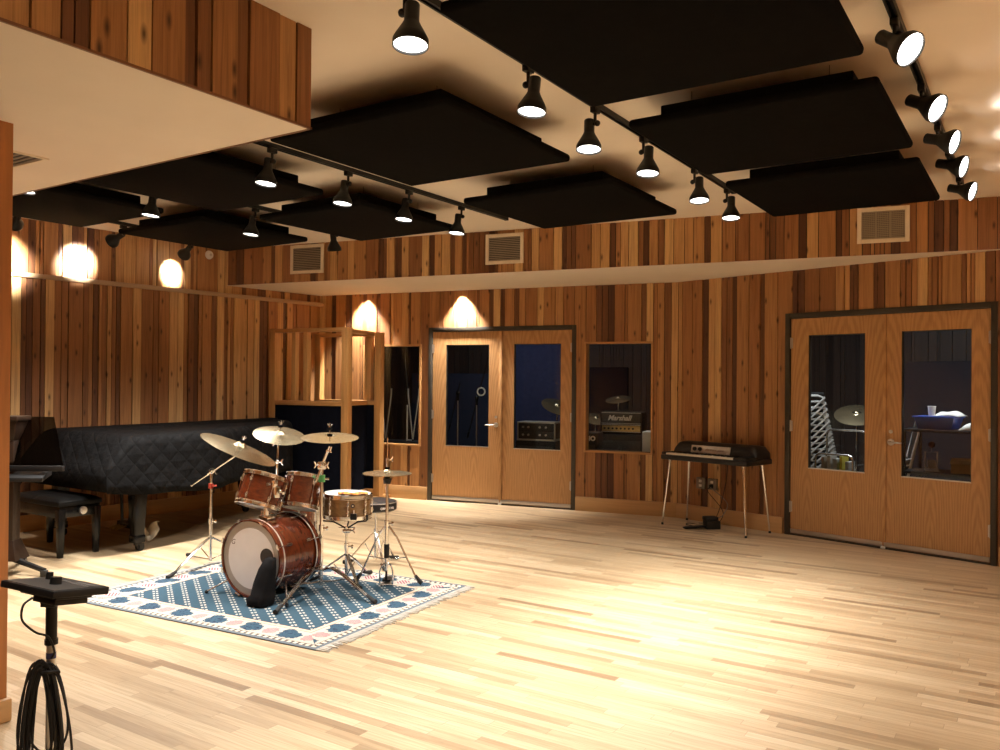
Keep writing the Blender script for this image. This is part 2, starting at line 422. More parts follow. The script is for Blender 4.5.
# dropped bulkhead over the near left corner, clad on its faces
def bulk():
    a1, b0 = 2.62, 2.72
    m = MB().use(M_PAINT).box((-2.7, b0 + .012, 2.614), (a1 - .012, 8.7, 2.621)).use(M_BACK).box((-2.7, b0 + .03, 2.63), (a1 - .03, b0 + .06, CEIL)).box((a1 - .06, b0 + .06, 2.63), (a1 - .03, 8.7, CEIL))
    o = m.build('ceiling_bulkhead', smooth=False); o.rotation_euler = (0, 0, PHI); struct(o)
    p = ab(-2.6, b0); q = ab(a1, b0)
    # the fascia faces the camera's right: run it so that the room lies on the -y side
    plank_wall('wall_bulkhead_right', V((p.x, p.y)), V((q.x, q.y)), 2.622, CEIL, [], 83, back=.03)
    p = ab(a1, b0 + .026); q = ab(a1, 8.6)
    plank_wall('wall_bulkhead_far', V((p.x, p.y)), V((q.x, q.y)), 2.622, CEIL, [], 89, back=.03)
    o = MB().use(veneer('dark_cedar_trim', (.20, .09, .035), 'x', .8, .2)).box((-2.6, b0 - .001, 2.612), (a1, b0 + .011, 2.6215)).box((a1 - .011, b0 - .001, 2.612), (a1 + .001, 8.6, 2.6215)).build('trim_2'); o.rotation_euler = (0, 0, PHI); struct(o)
bulk()
# near-left partition whose stained end post shows at the frame's edge
o = MB().use(M_POST).box((1.70, 3.80, 0), (1.86, 5.8, 2.62)).box((1.685, 3.785, 0), (1.875, 3.815, 2.62), bev=.006).build('wall_near_left', smooth=True); o.rotation_euler = (0, 0, PHI); struct(o)
o = MB().use(M_BASE).box((1.655, 3.755, 0), (1.885, 3.7849, .105), bev=.012).box((1.655, 3.785, 0), (1.684, 5.8, .105), bev=.006).build('baseboard_near', smooth=True); o.rotation_euler = (0, 0, PHI); struct(o)
o = MB().use(M_RUBBER).box((1.655, 3.80, .425), (1.6845, 3.86, .475), bev=.006).build('wall_bumper', parent=bpy.data.objects['wall_near_left'])
# baseboards
def baseboard(name, p, q, spans, h=.162, t=.022):
    loc, rz, L = wall_frame(p, q); m = MB().use(M_BASE)
    for a, b in spans: m.box((a, -t, 0), (b, -.0005, h), bev=.003)
    o = m.build(name); o.location = loc; o.rotation_euler = (0, 0, rz); struct(o)
baseboard('baseboard_back', W1a, BEND, [(0.15, D1[0] - .005), (D1[1] + .005, 4.77)])
baseboard('baseboard_right', BEND, PR, [(.0, D2[0] - .02), (D2[1] + .015, 3.27)])
baseboard('baseboard_left', L0, CAPb, [(0, 6.7)])
# ------------------------------------------------------------------ doors and windows
def double_door(name, p, q, D, split, g1, g2, hleaf, hz, lever_dir):
    loc, rz, L = wall_frame(p, q); s0, s1, z0, z1 = D; fw = .05
    m = MB().use(M_FRAME).box((s0, -.012, 0), (s0 + fw, .11, z1), bev=.003).box((s1 - fw, -.012, 0), (s1, .11, z1), bev=.003).box((s0 + fw, -.012, z1 - fw), (s1 - fw, .11, z1), bev=.003)
    m.box((s0 + fw, .0, .0), (s1 - fw, .10, .012))
    root = m.build(name); root.location = loc; root.rotation_euler = (0, 0, rz); struct(root)
    for k, (a, b, g) in enumerate(((s0 + fw + .004, split - .002, g1), (split + .002, s1 - fw - .004, g2))):
        zt = z1 - fw - .005; zb = .016; y0, y1 = .012, .056
        m = MB().use(M_OAK)
        ga, gb, gz0, gz1 = g
        m.box((a, y0, zb), (ga, y1, zt)).box((gb, y0, zb), (b, y1, zt)).box((ga, y0, zb), (gb, y1, gz0)).box((ga, y0, gz1), (gb, y1, zt))
        # each leaf its own mesh, origin at its own edge so the grain differs
        leaf = m.build('door_leaf', parent=root, smooth=False)
        MB().use(M_GLASS).box((ga, .032, gz0), (gb, .036, gz1)).build('glass_pane', parent=leaf, smooth=False)
        MB().use(M_FRAME).box((ga - .001, .013, gz0), (ga + .006, .055, gz1)).box((gb - .006, .013, gz0), (gb + .001, .055, gz1)).box((ga, .013, gz1 - .006), (gb, .055, gz1 + .001)).use(M_GALV).box((ga, .011, gz0 - .001), (gb, .055, gz0 + .007)).build('glazing_bead', parent=leaf, smooth=False)
        MB().use(M_STEEL).box((a + .004, -.004, .022), (b - .004, .012, .062), bev=.003).build('door_sweep', parent=leaf)
        hx = a if k == 0 else b
        for hzz in (.28, 1.08, 1.90):
            MB().use(M_STEEL).cyl((hx, .002, hzz - .055), (hx, .002, hzz + .055), .0085, n=10).box((hx - .018, .006, hzz - .05), (hx + .018, .0125, hzz + .05)).build('hinge', parent=leaf)
        if k == hleaf:
            rx = (split - .062) if k == 0 else (split + .062)
            d = lever_dir; h = MB().use(M_STEEL)
            h.lathe([(0, 0), (.031, 0), (.031, .006), (.027, .010), (0, .010)], axm((rx, .012, hz), (0, -1, 0)), 20)
            h.tube([(rx, .006, hz), (rx, -.045, hz), (rx + d * .018, -.055, hz), (rx + d * .06, -.056, hz), (rx + d * .118, -.05, hz)], [.010, .010, .010, .009, .0075], 10)
            h.build('lever_handle', parent=leaf)
            MB().use(M_STEEL).lathe([(0, 0), (.017, 0), (.017, .008), (0, .010)], axm((rx, .012, hz + .095), (0, -1, 0)), 16).build('lock_cylinder', parent=leaf)
    MB().use(M_OAK).box((split - .022, -.002, .03), (split + .022, .0115, z1 - fw - .005), bev=.003).build('astragal', parent=root)
    MB().use(M_WHITE).box((split - .02, -.012, .003), (split + .02, .010, .022), bev=.003).build('floor_stop', parent=root)
    return root
double_door('door_1', W1a, BEND, D1, 2.634, (1.891, 2.474, .689, 1.947), (2.804, 3.397, .685, 1.949), 0, .967, -1)
double_door('door_2', BEND, PR, D2, 2.26, (1.53, 2.084, .671, 1.973), (2.413, 2.989, .666, 1.977), 1, .975, 1)
def window(name, p, q, W):
    loc, rz, L = wall_frame(p, q); a, b, z0, z1 = W; t = .022
    m = MB().use(M_TRIM).box((a, -.016, z0), (a + t, .12, z1)).box((b - t, -.016, z0), (b, .12, z1)).box((a + t, -.016, z1 - t), (b - t, .12, z1)).box((a + t, -.016, z0), (b - t, .12, z0 + t))
    root = m.build(name, smooth=False); root.location = loc; root.rotation_euler = (0, 0, rz); struct(root)
    MB().use(M_GLASS).box((a + t, .085, z0 + t), (b - t, .091, z1 - t)).build('window_pane', parent=root, smooth=False)
window('window_1', W1a, BEND, WN1); window('window_2', W1a, BEND, WN2)
# ------------------------------------------------------------------ wall vents, detector, outlets
def vent(label, p, q, s0, s1, z0, z1, slats, mesh=False):
    loc, rz, L = wall_frame(p, q); cx = (s0 + s1) / 2
    d = (q - p).normalized(); root = thing('wall_vent', label, 'vent', (p.x + d.x * cx, p.y + d.y * cx, (z0 + z1) / 2), rz, 'square return-air vents under the ceiling')
    w = (s1 - s0) / 2; h = (z1 - z0) / 2; b = .036
    m = MB().use(M_VENT)
    for lo, hi in (((-w, -.018, -h), (-w + b, -.001, h)), ((w - b, -.018, -h), (w, -.001, h)), ((-w + b, -.018, h - b), (w - b, -.001, h)), ((-w + b, -.018, -h), (w - b, -.001, -h + b))): m.box(lo, hi, bev=.003)
    m.build('vent_frame', parent=root)
    m = MB().use(M_VENTDARK).box((-w + b, -.004, -h + b), (w - b, -.001, h - b)); m.build('vent_back', parent=root)
    m = MB().use(M_LOUVER); n = slats
    for i in range(n):
        z = -h + b + (i + .5) * (2*h - 2*b) / n
        m.box((-w + b, -.0135, z - .0042), (w - b, -.0105, z + .0042))
    if mesh:
        for i in range(24):
            x = -w + b + (i + .5) * (2*w - 2*b) / 24; m.box((x - .0028, -.0105, -h + b), (x + .0028, -.0085, h - b))
        for x in (-.058, .058): m.box((x - .008, -.0105, -h + b), (x + .008, -.008, h - b))
    m.build('vent_louvers', parent=root)
vent('cream louvred wall vent at the left, behind the dangling lamps', UPc, PR, .927, 1.381, 2.715, 3.045, 13)
vent('cream louvred wall vent above the left double doors', UPc, PR, 3.389, 3.812, 2.708, 3.021, 13)
vent('cream grid-fronted wall vent above the right double doors', UPc, PR, 6.938, 7.352, 2.724, 3.034, 15, True)
root = thing('ceiling_vent', 'dark slotted air vent in the underside of the near-left bulkhead', 'vent', ab(2.10, 4.40, 2.6135), PHI)
m = MB().use(M_VENT)
for lo, hi in (((-.17, -.17, -.006), (.17, -.15, 0)), ((-.17, .15, -.006), (.17, .17, 0)), ((-.17, -.15, -.006), (-.15, .15, 0)), ((.15, -.15, -.006), (.17, .15, 0))): m.box(lo, hi)
m.build('vent_frame', parent=root)
MB().use(M_VENTDARK).box((-.15, -.15, -.002), (.15, .15, 0)).build('vent_back', parent=root)
m = MB().use(plain('grey_vent_slat', (.25, .21, .16), .6))
for i in range(9): m.box((-.15 + .3 * (i + .3) / 9, -.15, -.006), (-.15 + .3 * (i + .75) / 9, .15, -.003))
m.build('vent_louvers', parent=root)
d = (BASEb - BASEa).normalized(); pp = BASEa + d * 2.185
root = thing('smoke_detector', 'small white round detector on the left wall near the corner', 'detector', (pp.x, pp.y, 2.956), atan2(d.y, d.x))
MB().use(M_WHITE).lathe([(0, .034), (.02, .034), (.032, .030), (.048, .016), (.052, 0), (0, 0)], axm((0, -.001, 0), (0, -1, 0)), 24).build('housing', parent=root)
MB().use(M_STEEL).lathe([(0, .008), (.014, .007), (.016, 0), (0, 0)], axm((0, -.0345, 0), (0, -1, 0)), 16).build('sensor_cap', parent=root)
d2 = (PR - BEND).normalized()
for s_, lab, dual in ((.324, 'grey duplex power outlet on the wall, left of the pair', True), (.468, 'grey power outlet with a plug in it, right of the pair', False)):
    p = BEND + d2 * s_; root = thing('power_outlet', lab, 'outlet', (p.x, p.y, .414), atan2(d2.y, d2.x))
    MB().use(plain('grey_outlet_plate', (.20, .17, .13), .5)).box((-.055, -.03, -.06), (.055, .001, .06), bev=.004).build('cover_plate', parent=root)
    for zz in (-.024, .024):
        if dual or zz > 0:
            MB().use(M_WHITE).box((-.017, -.034, zz - .014), (.017, -.0301, zz + .014), bev=.004).build('socket', parent=root)
    if not dual: MB().use(M_BLACKP).box((-.017, -.065, -.04), (.017, -.0301, .0), bev=.005).build('plug', parent=root)
# ------------------------------------------------------------------ ceiling clouds
def cloud(a, b, label, sa=1.22, sb=1.18):
    root = thing('ceiling_cloud', label, 'acoustic panel', ab(a, b, CEIL), PHI, 'black acoustic clouds under the ceiling')
    h = sa / 2; g = sb / 2; zb = 2.84 - CEIL
    m = MB().use(M_FABRIC).box((-h, -g, zb), (h, g, zb + .048), bev=.02, seg=3); m.build('panel_slab', parent=root)
    m = MB().use(M_FABRIC).box((-h + .13, -g + .13, zb + .0485), (h - .13, g - .13, zb + .135), bev=.006); m.build('upper_frame', parent=root)
    for sx in (-1, 1):
        for sy in (-1, 1): MB().use(M_BLACKM).cyl((sx * .35, sy * .35, zb + .135), (sx * .35, sy * .35, 0), .0014, n=6).build('hanger', parent=root)
for a, b, sa, sb, lab in ((3.02, 1.23, 1.24, 1.24, 'nearest black ceiling cloud, cut off by the top of the picture'), (4.62, 1.225, 1.19, 1.22, 'black ceiling cloud second from the near end, right of the centre track'), (6.20, 1.225, 1.21, 1.20, 'black ceiling cloud at the far end, right of the centre track'),
                  (3.83, 3.035, 1.27, 1.25, 'big black ceiling cloud in the middle, between the two inner tracks'), (5.705, 3.06, 1.22, 1.235, 'far black ceiling cloud between the two inner tracks, over the left doors'),
                  (3.73, 4.95, 1.22, 1.16, 'black ceiling cloud just beyond the bulkhead, left of the near lamp'), (5.34, 4.94, 1.25, 1.15, 'black ceiling cloud with three lamps hanging before it, over the gobos'),
                  (5.11, 6.58, 1.24, 1.2, 'black ceiling cloud over the piano tail'), (3.54, 6.58, 1.22, 1.2, 'leftmost black ceiling cloud, over the piano keyboard end')):
    cloud(a, b, lab, sa, sb)
# ------------------------------------------------------------------ tracks and lamps
def track(label, b0, b1, a0, a1):
    p = ab(a0, b0); q = ab(a1, b1); d = q - p
    root = thing('light_track', label, 'track', (p.x, p.y, CEIL), atan2(d.y, d.x)); L = d.length
    m = MB().use(M_BLACKM).box((0, -.0175, -.03), (L, -.007, 0)).box((0, .007, -.03), (L, .0175, 0)).box((0, -.007, -.008), (L, .007, 0)); m.build('rail', parent=root, smooth=False)
    MB().use(M_BLACKM).box((L, -.019, -.032), (L + .02, .019, 0), bev=.002).build('end_cap', parent=root)
    MB().use(M_BLACKM).box((-.02, -.019, -.032), (0, .019, 0), bev=.002).build('end_cap', parent=root)
track('black lighting track running down the middle of the ceiling', 2.09, 2.09, -.4, 6.62)
track('black lighting track over the drum kit, coming from behind the bulkhead', 4.27, 4.27, 2.68, 6.62)
track('black lighting track at the right with lamps turned to the side wall', .52, .52, -.4, 7.2)
track('black lighting track left of the drums, half hidden by the clouds', 5.90, 5.90, 2.68, 6.4)
track('short black lighting track along the left wall', 7.50, 7.82, 2.9, 6.0)
def lamp_meshes():
    t = MB().use(M_BLACKM).box((-.032, -.0165, -.062), (.032, .0165, -.031), bev=.003).cyl((0, 0, -.06), (0, 0, -.12), .009, n=10).build('adapter')
    k = MB().use(M_BLACKM).cyl((0, .0, 0), (0, .034, 0), .011, n=10).ball((0, -.014, 0), .017, 10).build('pivot_knob')
    h = MB().use(M_BLACKM).lathe([(0, .035), (.030, .035), (.033, .030), (.033, -.045), (.040, -.062), (.068, -.112), (.078, -.132), (.079, -.160), (.074, -.160), (.073, -.134), (.05, -.10), (0, -.09)], None, 28).build('housing')
    l = MB().use(M_LENS).lathe([(0, -.1585), (.04, -.157), (.0735, -.150), (.06, -.14), (0, -.13)], None, 28).build('lens')
    return t, k, h, l
LT, LK, LH, LL = lamp_meshes()
SPOT = {}
def spot_data(en, cone, blend):
    key = (en, cone, blend)
    if key not in SPOT:
        L = bpy.data.lights.new('lamp_beam', 'SPOT'); L.energy = en; L.spot_size = radians(cone); L.spot_blend = blend; L.shadow_soft_size = .06; L.color = (1, .94, .86)
        SPOT[key] = L
    return SPOT[key]
def lamp(a, b, aim, label, energy=150, core=62, spill=True, side=1, drop=0.0):
    """aim in room axes (along, across, up)"""
    root = thing('track_lamp', label, 'lamp', ab(a, b, CEIL), PHI, 'black cone track lamps')
    def put(o):
        c = o.copy(); COL.objects.link(c); c.parent = root; return c
    put(LT)
    kx = put(LK); kx.location = (0, 0, -.12 - drop); kx.rotation_euler = (0, 0, 0 if side > 0 else pi)
    v = V(aim).normalized(); q = V((0, 0, -1)).rotation_difference(v)
    h = put(LH); h.location = (0, side * .036, -.125 - drop); h.rotation_mode = 'QUATERNION'; h.rotation_quaternion = q
    l = LL.copy(); COL.objects.link(l); l.parent = h
    h.scale = (.9, .9, .9)
    for e_, c_, b_ in ((energy, core, .9), (energy * SPILL * spill, 128, 1.0 if spill == 1 else .75))[:2 if spill else 1]:
        li = bpy.data.objects.new('lamp_beam', spot_data(e_, c_, b_)); COL.objects.link(li); li.parent = h; li.location = (0, 0, -.166)
    return root
DN = (-.12, 0, -1)
EN = 125; SPILL = .85
names2 = ['nearest lamp on the centre track', 'second lamp from the camera on the centre track', 'third lamp from the camera on the centre track', 'fourth lamp from the camera on the centre track', 'fifth lamp from the camera on the centre track', 'farthest lamp on the centre track']
for i, (a, ay, e, sd) in enumerate(((2.50, -.06, .7, -1), (3.43, .03, .75, -1), (4.15, -.05, .9, 1), (4.82, -.01, 1.8, -1), (5.73, -.06, 1.8, -1), (6.46, -.03, 1.1, -1))):
    lamp(a, 2.09, (-.13, ay, -1), 'lit black track lamp, ' + names2[i], EN * e, side=sd)
for i, (a, lab) in enumerate(((3.76, 'nearest of the four above the drums, beside the bulkhead corner'), (4.48, 'second of the four on the track above the drums'), (5.18, 'third of the four on the track above the drums'), (5.90, 'farthest of the four above the drums, at the track end'))):
    lamp(a, 4.27, (-.12, .03, -1), 'lit black track lamp, ' + lab, EN * .85, side=1)
names3 = ['nearest of the row on the right track', 'second of the row on the right track', 'third of the row on the right track', 'fourth of the row on the right track', 'farthest of the row on the right track']
for a, lab, aim in zip((3.80, 4.72, 5.50, 6.16, 6.98), names3, ((-.45, -.9, -.75), (-.35, -.9, -.55), (-.25, -.95, -.35), (-.25, -.95, -.32), (-.25, -.95, -.32))):
    lamp(a, .52, aim, 'black track lamp turned to the side wall, ' + lab, EN * 1.5, drop=-.02)
for a, lab, aim, e in ((3.03, 'lit black track lamp at the far left edge, beside the stained post', (-.1, .0, -1), EN), (4.01, 'lit black track lamp over the piano, left of the wall-washing lamp', (-.1, .05, -1), EN), (5.01, 'lit black track lamp hanging before the dark cloud over the piano tail', (-.1, .05, -1), EN), (6.02, 'black track lamp turned away, beside the left wall vent', (.25, .1, -1), EN * .35)):
    lamp(a, 5.90, aim, lab, e, spill=2.6)
for a, lab, aim in ((3.82, 'black track lamp half hidden by the stained post, washing the left wall', (.24, .80, -.35)), (4.88, 'black track lamp tilted far over, washing the left wall', (-.15, .80, -.35)), (5.74, 'black track lamp nearest the corner, washing the left wall', (.12, .75, -.42))):
    lamp(a, 7.50 + (a - 2.9) * .103, aim, lab, EN * 6.0, 52, False)
# lamps of the same tracks outside the frame
for a, b, aim, lab in ((1.6, 2.09, DN, 'lit black track lamp on the centre track, first above the camera'), (.5, 2.09, DN, 'lit black track lamp on the centre track, second above the camera'), (2.5, .52, (-.25, -.72, -.6), 'black track lamp on the right track above the picture, turned to the side wall'), (1.2, .52, (-.25, -.72, -.6), 'black track lamp on the right track above the camera, turned to the side wall')):
    lamp(a, b, aim, lab, EN * (.6 if b > 1 else 1.4))
for o in (LT, LK, LH, LL):
    bpy.data.objects.remove(o)
# two recessed downlights in the soffit, close to the back wall
for s_, lab in ((.74, 'small recessed downlight in the soffit above the pine frames'), (2.12, 'small recessed downlight in the soffit above the left doors')):
    d1 = (BEND - W1a).normalized(); n = V((d1.y, -d1.x)); p = W1a + d1 * s_ + n * .085
    root = thing('recessed_downlight', lab, 'downlight', (p.x, p.y, SOFF), atan2(d1.y, d1.x))
    MB().use(M_PAINT).lathe([(.045, 0), (.045, -.003), (.036, -.004), (.034, 0)], None, 20).build('trim_ring', parent=root)
    MB().use(M_PUCK).lathe([(0, -.0015), (.034, -.0015), (.034, 0), (0, 0)], None, 20).build('lens', parent=root)
    li = bpy.data.objects.new('lamp_beam', spot_data(620, 84, .6)); COL.objects.link(li); li.parent = root; li.location = (0, 0, -.006); li.rotation_euler = (radians(11), 0, 0)
# ------------------------------------------------------------------ grand piano, its cover and bench (room axes)
def pw(tab, a):
    for (x0, y0), (x1, y1) in zip(tab[:-1], tab[1:]):
        if a <= x1: return y0 + (y1 - y0) * max(0, (a - x0) / (x1 - x0))
    return tab[-1][1]
def smooth_tab(tab, a, w=.12): return sum(pw(tab, a + w * k / 3) for k in (-3, -2, -1, 0, 1, 2, 3)) / 7
BR = [(3.9, 6.5), (4.8, 6.5), (5.2, 6.62), (5.7, 6.86), (6.2, 7.05), (6.6, 7.16), (6.85, 7.38), (7.0, 7.7)]
ZT = [(3.9, .70), (4.0, .715), (4.06, .80), (4.19, .955), (4.27, .995), (7.2, 1.01)]
PO = V((4.0, 6.5))
piano = thing('grand_piano', 'black grand piano along the left wall, hidden under its quilted cover', 'piano', ab(4.0, 6.5), PHI)
pl = lambda a, b: (a - PO.x, b - PO.y)
out = [pl(a, smooth_tab(BR, a) + .04) for a in [4.03 + .1 * i for i in range(29)] if a > 4.3] + [pl(6.93, 7.88), pl(4.3, 7.88)]
MB().use(M_GLOSSBLACK).prism(out, .62, .955, .01).build('case', parent=piano)
MB().use(M_GLOSSBLACK).box((.0, .10, .60), (.26, 1.36, .70), bev=.01).build('keybed', parent=piano)
for la, lb in ((4.33, 6.58), (4.33, 7.80), (6.28, 7.54)):
    x, y = pl(la, lb)
    leg = MB().use(M_GLOSSBLACK).hexa([(x-.042,y-.042,.13),(x+.042,y-.042,.13),(x+.042,y+.042,.13),(x-.042,y+.042,.13),(x-.065,y-.065,.62),(x+.065,y-.065,.62),(x+.065,y+.065,.62),(x-.065,y+.065,.62)], .006).box((x-.05, y-.05, .075), (x+.05, y+.05, .14), bev=.008).build('leg', parent=piano)
    MB().use(M_BLACKM).cyl((x, y, .05), (x, y, .078), .03).box((x-.012+.02, y-.028, .02), (x+.03+.02, y-.022, .065)).box((x-.012+.02, y+.022, .02), (x+.03+.02, y+.028, .065)).use(M_BLACKP).cyl((x+.025, y-.018, .034), (x+.025, y+.018, .034), .034, n=18).build('caster', parent=leg)
x, y = pl(4.62, 7.2)
MB().use(M_GLOSSBLACK).box((x-.03, y-.10, .10), (x+.03, y+.10, .16), bev=.006).cyl((x, y-.06, .16), (x, y-.09, .62), .014).cyl((x, y+.06, .16), (x, y+.09, .62), .014).build('pedal_lyre', parent=piano)
for dy in (-.05, 0, .05): MB().use(M_BRASS).tube([(x-.02, y+dy, .125), (x-.09, y+dy, .115), (x-.14, y+dy, .10)], [.008, .009, .011], 8).build('pedal', parent=piano)
def cover():
    rows = []; rg = random.Random(3)
    aa = [3.985, 3.99] + [4.02 + .055 * i for i in range(54)] + [6.985, 6.99]
    nb = 16
    for k, a in enumerate(aa):
        ac = min(max(a, 3.99), 6.985)
        bR = smooth_tab(BR, ac) ; bL = 7.925; zt = pw(ZT, ac)
        hem = pw([(3.9, .545), (4.85, .465), (5.2, .47), (7.1, .46)], ac)
        wv = .012 * sin(a * 9) + .008 * sin(a * 23 + 1)
        sec = [(bR - .035 - wv, hem + .01 * sin(a * 7)), (bR - .03 - wv * .8, hem + .07), (bR - .022 - wv * .5, hem + .2), (bR - .012, zt - .14), (bR - .004, zt - .05), (bR + .012, zt - .016), (bR + .045, zt)]
        for i in range(nb): 
            t = (i + 1) / (nb + 1); sec.append((bR + .045 + (bL - .09 - bR) * t, zt + .004 * sin(a * 5 + t * 9) + (.018 if t > .62 else 0)))
        sec += [(bL - .045, zt + .016), (bL - .012, zt), (bL, zt - .05), (bL + .012, zt - .25), (bL + .02, hem)]
        if k in (0, len(aa) - 1):
            hz = .55 if k == 0 else .46
            sec = [(b, min(z, hz)) for b, z in sec]
        rows.append([(a - PO.x, b - PO.y, z) for b, z in sec])
    m = MB().use(M_COVER).grid(rows)
    o = m.build('piano_cover', ang=50); o.location = ab(4.0, 6.5); o.rotation_euler = (0, 0, PHI)
    sol = o.modifiers.new('thickness', 'SOLIDIFY'); sol.thickness = .008; sol.offset = 1
    tag(o, 'black quilted cloth cover draped over the grand piano', 'cover')
cover()
def bench():
    root = thing('piano_bench', 'black adjustable piano bench with a tufted top, in front of the covered piano', 'bench', ab(3.95, 7.20, -.0), PHI)
    hx, hy = .19, .40
    m = MB().use(plain('black_leather', (.0035, .0035, .0035), .5, 0, .15, 20, .12)); rows = []
    for i in range(17):
        u = i / 16; r = []
        for j in range(33):
            w = j / 32; z = .47 + .025 * (1 - (2*u-1)**8) * (1 - (2*w-1)**8)
            z -= .006 * (abs(sin(u * pi * 3)) < .15) + .006 * (abs(sin(w * pi * 6)) < .12)
            r.append((-hx + 2*hx*u, -hy + 2*hy*w, z))
        rows.append(r)
    m.grid(rows); m.box((-hx, -hy, .425), (hx, hy, .469), bev=.008); m.build('cushion', parent=root, ang=60)
    m = MB().use(M_GLOSSBLACK).box((-hx + .012, -hy + .012, .33), (hx - .012, hy - .012, .424), bev=.006); m.build('apron', parent=root)
    for sx in (-1, 1):
        for sy in (-1, 1):
            x, y = sx * (hx - .035), sy * (hy - .035)
            MB().use(M_GLOSSBLACK).hexa([(x-.02,y-.02,0),(x+.02,y-.02,0),(x+.02,y+.02,0),(x-.02,y+.02,0),(x-.03,y-.03,.40),(x+.03,y-.03,.40),(x+.03,y+.03,.40),(x-.03,y+.03,.40)], .004).build('leg', parent=root)
    for sx in (.0,):
        MB().use(M_STEEL).lathe([(0, 0), (.012, 0), (.012, .03), (.032, .035), (.032, .055), (0, .06)], axm((sx, -hy + .012, .385), (0, -1, 0)), 20).build('height_knob', parent=root)
        MB().use(M_STEEL).lathe([(0, 0), (.012, 0), (.012, .03), (.032, .035), (.032, .055), (0, .06)], axm((sx, hy - .012, .385), (0, 1, 0)), 20).build('height_knob', parent=root)
bench()
def scrap():
    rg = random.Random(5); m = MB().use(plain('cream_cloth', (.66, .60, .47), .8, 0, .06))
    rows = []
    for i in range(11):
        u = i / 10; r = []
        for j in range(9):
            w = j / 8; r.append(((u - .5) * .16 + .02 * sin(w * 6), (w - .5) * .10 + .015 * sin(u * 7), .09 + .06 * sin(u * 5 + 1) * cos(w * 4) + .05 * w + .01 * rg.random() - .07 * (1 - abs(2*u-1))))
        rows.append(r)
    m.grid(rows); o = m.build('cloth_scrap', ang=80)
    zmin = min(v.co.z for v in o.data.vertices)
    o.data.transform(Matrix.Translation((0, 0, -zmin + .004))); o.location = ab(4.66, 6.90)
    sol = o.modifiers.new('thickness', 'SOLIDIFY'); sol.thickness = .004
    tag(o, 'small crumpled cream cloth on the floor under the piano, beside its front leg', 'cloth')
scrap()
# ------------------------------------------------------------------ rolling desk at the left edge
def desk():
    P = V((-3.74, 6.36, -.0)); root = thing('reading_desk', 'dark wooden pedestal desk with a smoked plastic panel, on casters, at the left edge', 'desk', P)
    W = veneer('dark_walnut', (.022, .011, .006), 'z', 1, .3)
    MB().use(W).box((-.05, -.05, .14), (.05, .05, 1.02), bev=.008).hexa([(-.05,-.05,1.02),(.05,-.05,1.02),(.05,.05,1.02),(-.05,.05,1.02),(-.085,-.085,1.17),(.085,-.085,1.17),(.085,.085,1.17),(-.085,.085,1.17)], .004).box((-.10, -.10, 1.17), (.10, .10, 1.205), bev=.005).hexa([(-.10,-.10,.11),(.10,-.10,.11),(.10,.10,.11),(-.10,.10,.11),(-.055,-.055,.26),(.055,-.055,.26),(.055,.055,.26),(-.055,.055,.26)], .004).build('pedestal', parent=root)
    MB().use(M_BLACKP).hexa([(-.2,-.16,.72),(.33,-.16,.72),(.24,.14,.74),(-.2,.14,.74),(-.2,-.16,.75),(.33,-.16,.75),(.24,.14,.80),(-.2,.14,.80)], .004).build('shelf', parent=root)
    a = V((.0, -.12, .86)); 
    m = MB().use(M_SMOKE).hexa([(-.02,-.06,.83),(.43,-.06,.83),(.43,-.052,.83),(-.02,-.052,.83),(.05,.10,1.195),(.27,.10,1.195),(.27,.108,1.195),(.05,.108,1.195)])
    m.build('acrylic_panel', parent=root, smooth=False)
    MB().use(M_BLACKP).box((-.02, -.075, .79), (.435, -.04, .832), bev=.004).build('ledge', parent=root)
    for k in range(3):
        t = radians(-16 + 120 * k); d = V((cos(t), sin(t), 0)); e = d * .33
        if k == 0:
            leg = MB().use(M_BLACKM).tube([(d.x*.03, d.y*.03, .115), (d.x*.16, d.y*.16, .085), (e.x, e.y, .045)], [.024, .022, .02], 8).build('base_arm', parent=root)
            MB().use(M_RUBBER).box((e.x - .025, e.y - .022, 0), (e.x + .02, e.y + .022, .05), bev=.008).build('foot', parent=leg)
            continue
        leg = MB().use(M_BLACKM).tube([(d.x*.03, d.y*.03, .115), (d.x*.16, d.y*.16, .112), (e.x, e.y, .075)], [.022, .022, .02], 8).build('base_arm', parent=root)
        MB().use(M_BLACKP).cyl((e.x - d.y*.02, e.y + d.x*.02, .031), (e.x + d.y*.02, e.y - d.x*.02, .031), .031, n=18).use(M_STEEL).cyl((e.x, e.y, .03), (e.x, e.y, .08), .009, n=8).cyl((e.x - d.y*.023, e.y + d.x*.023, .031), (e.x + d.y*.023, e.y - d.x*.023, .031), .013, n=10).build('caster', parent=leg)
desk()
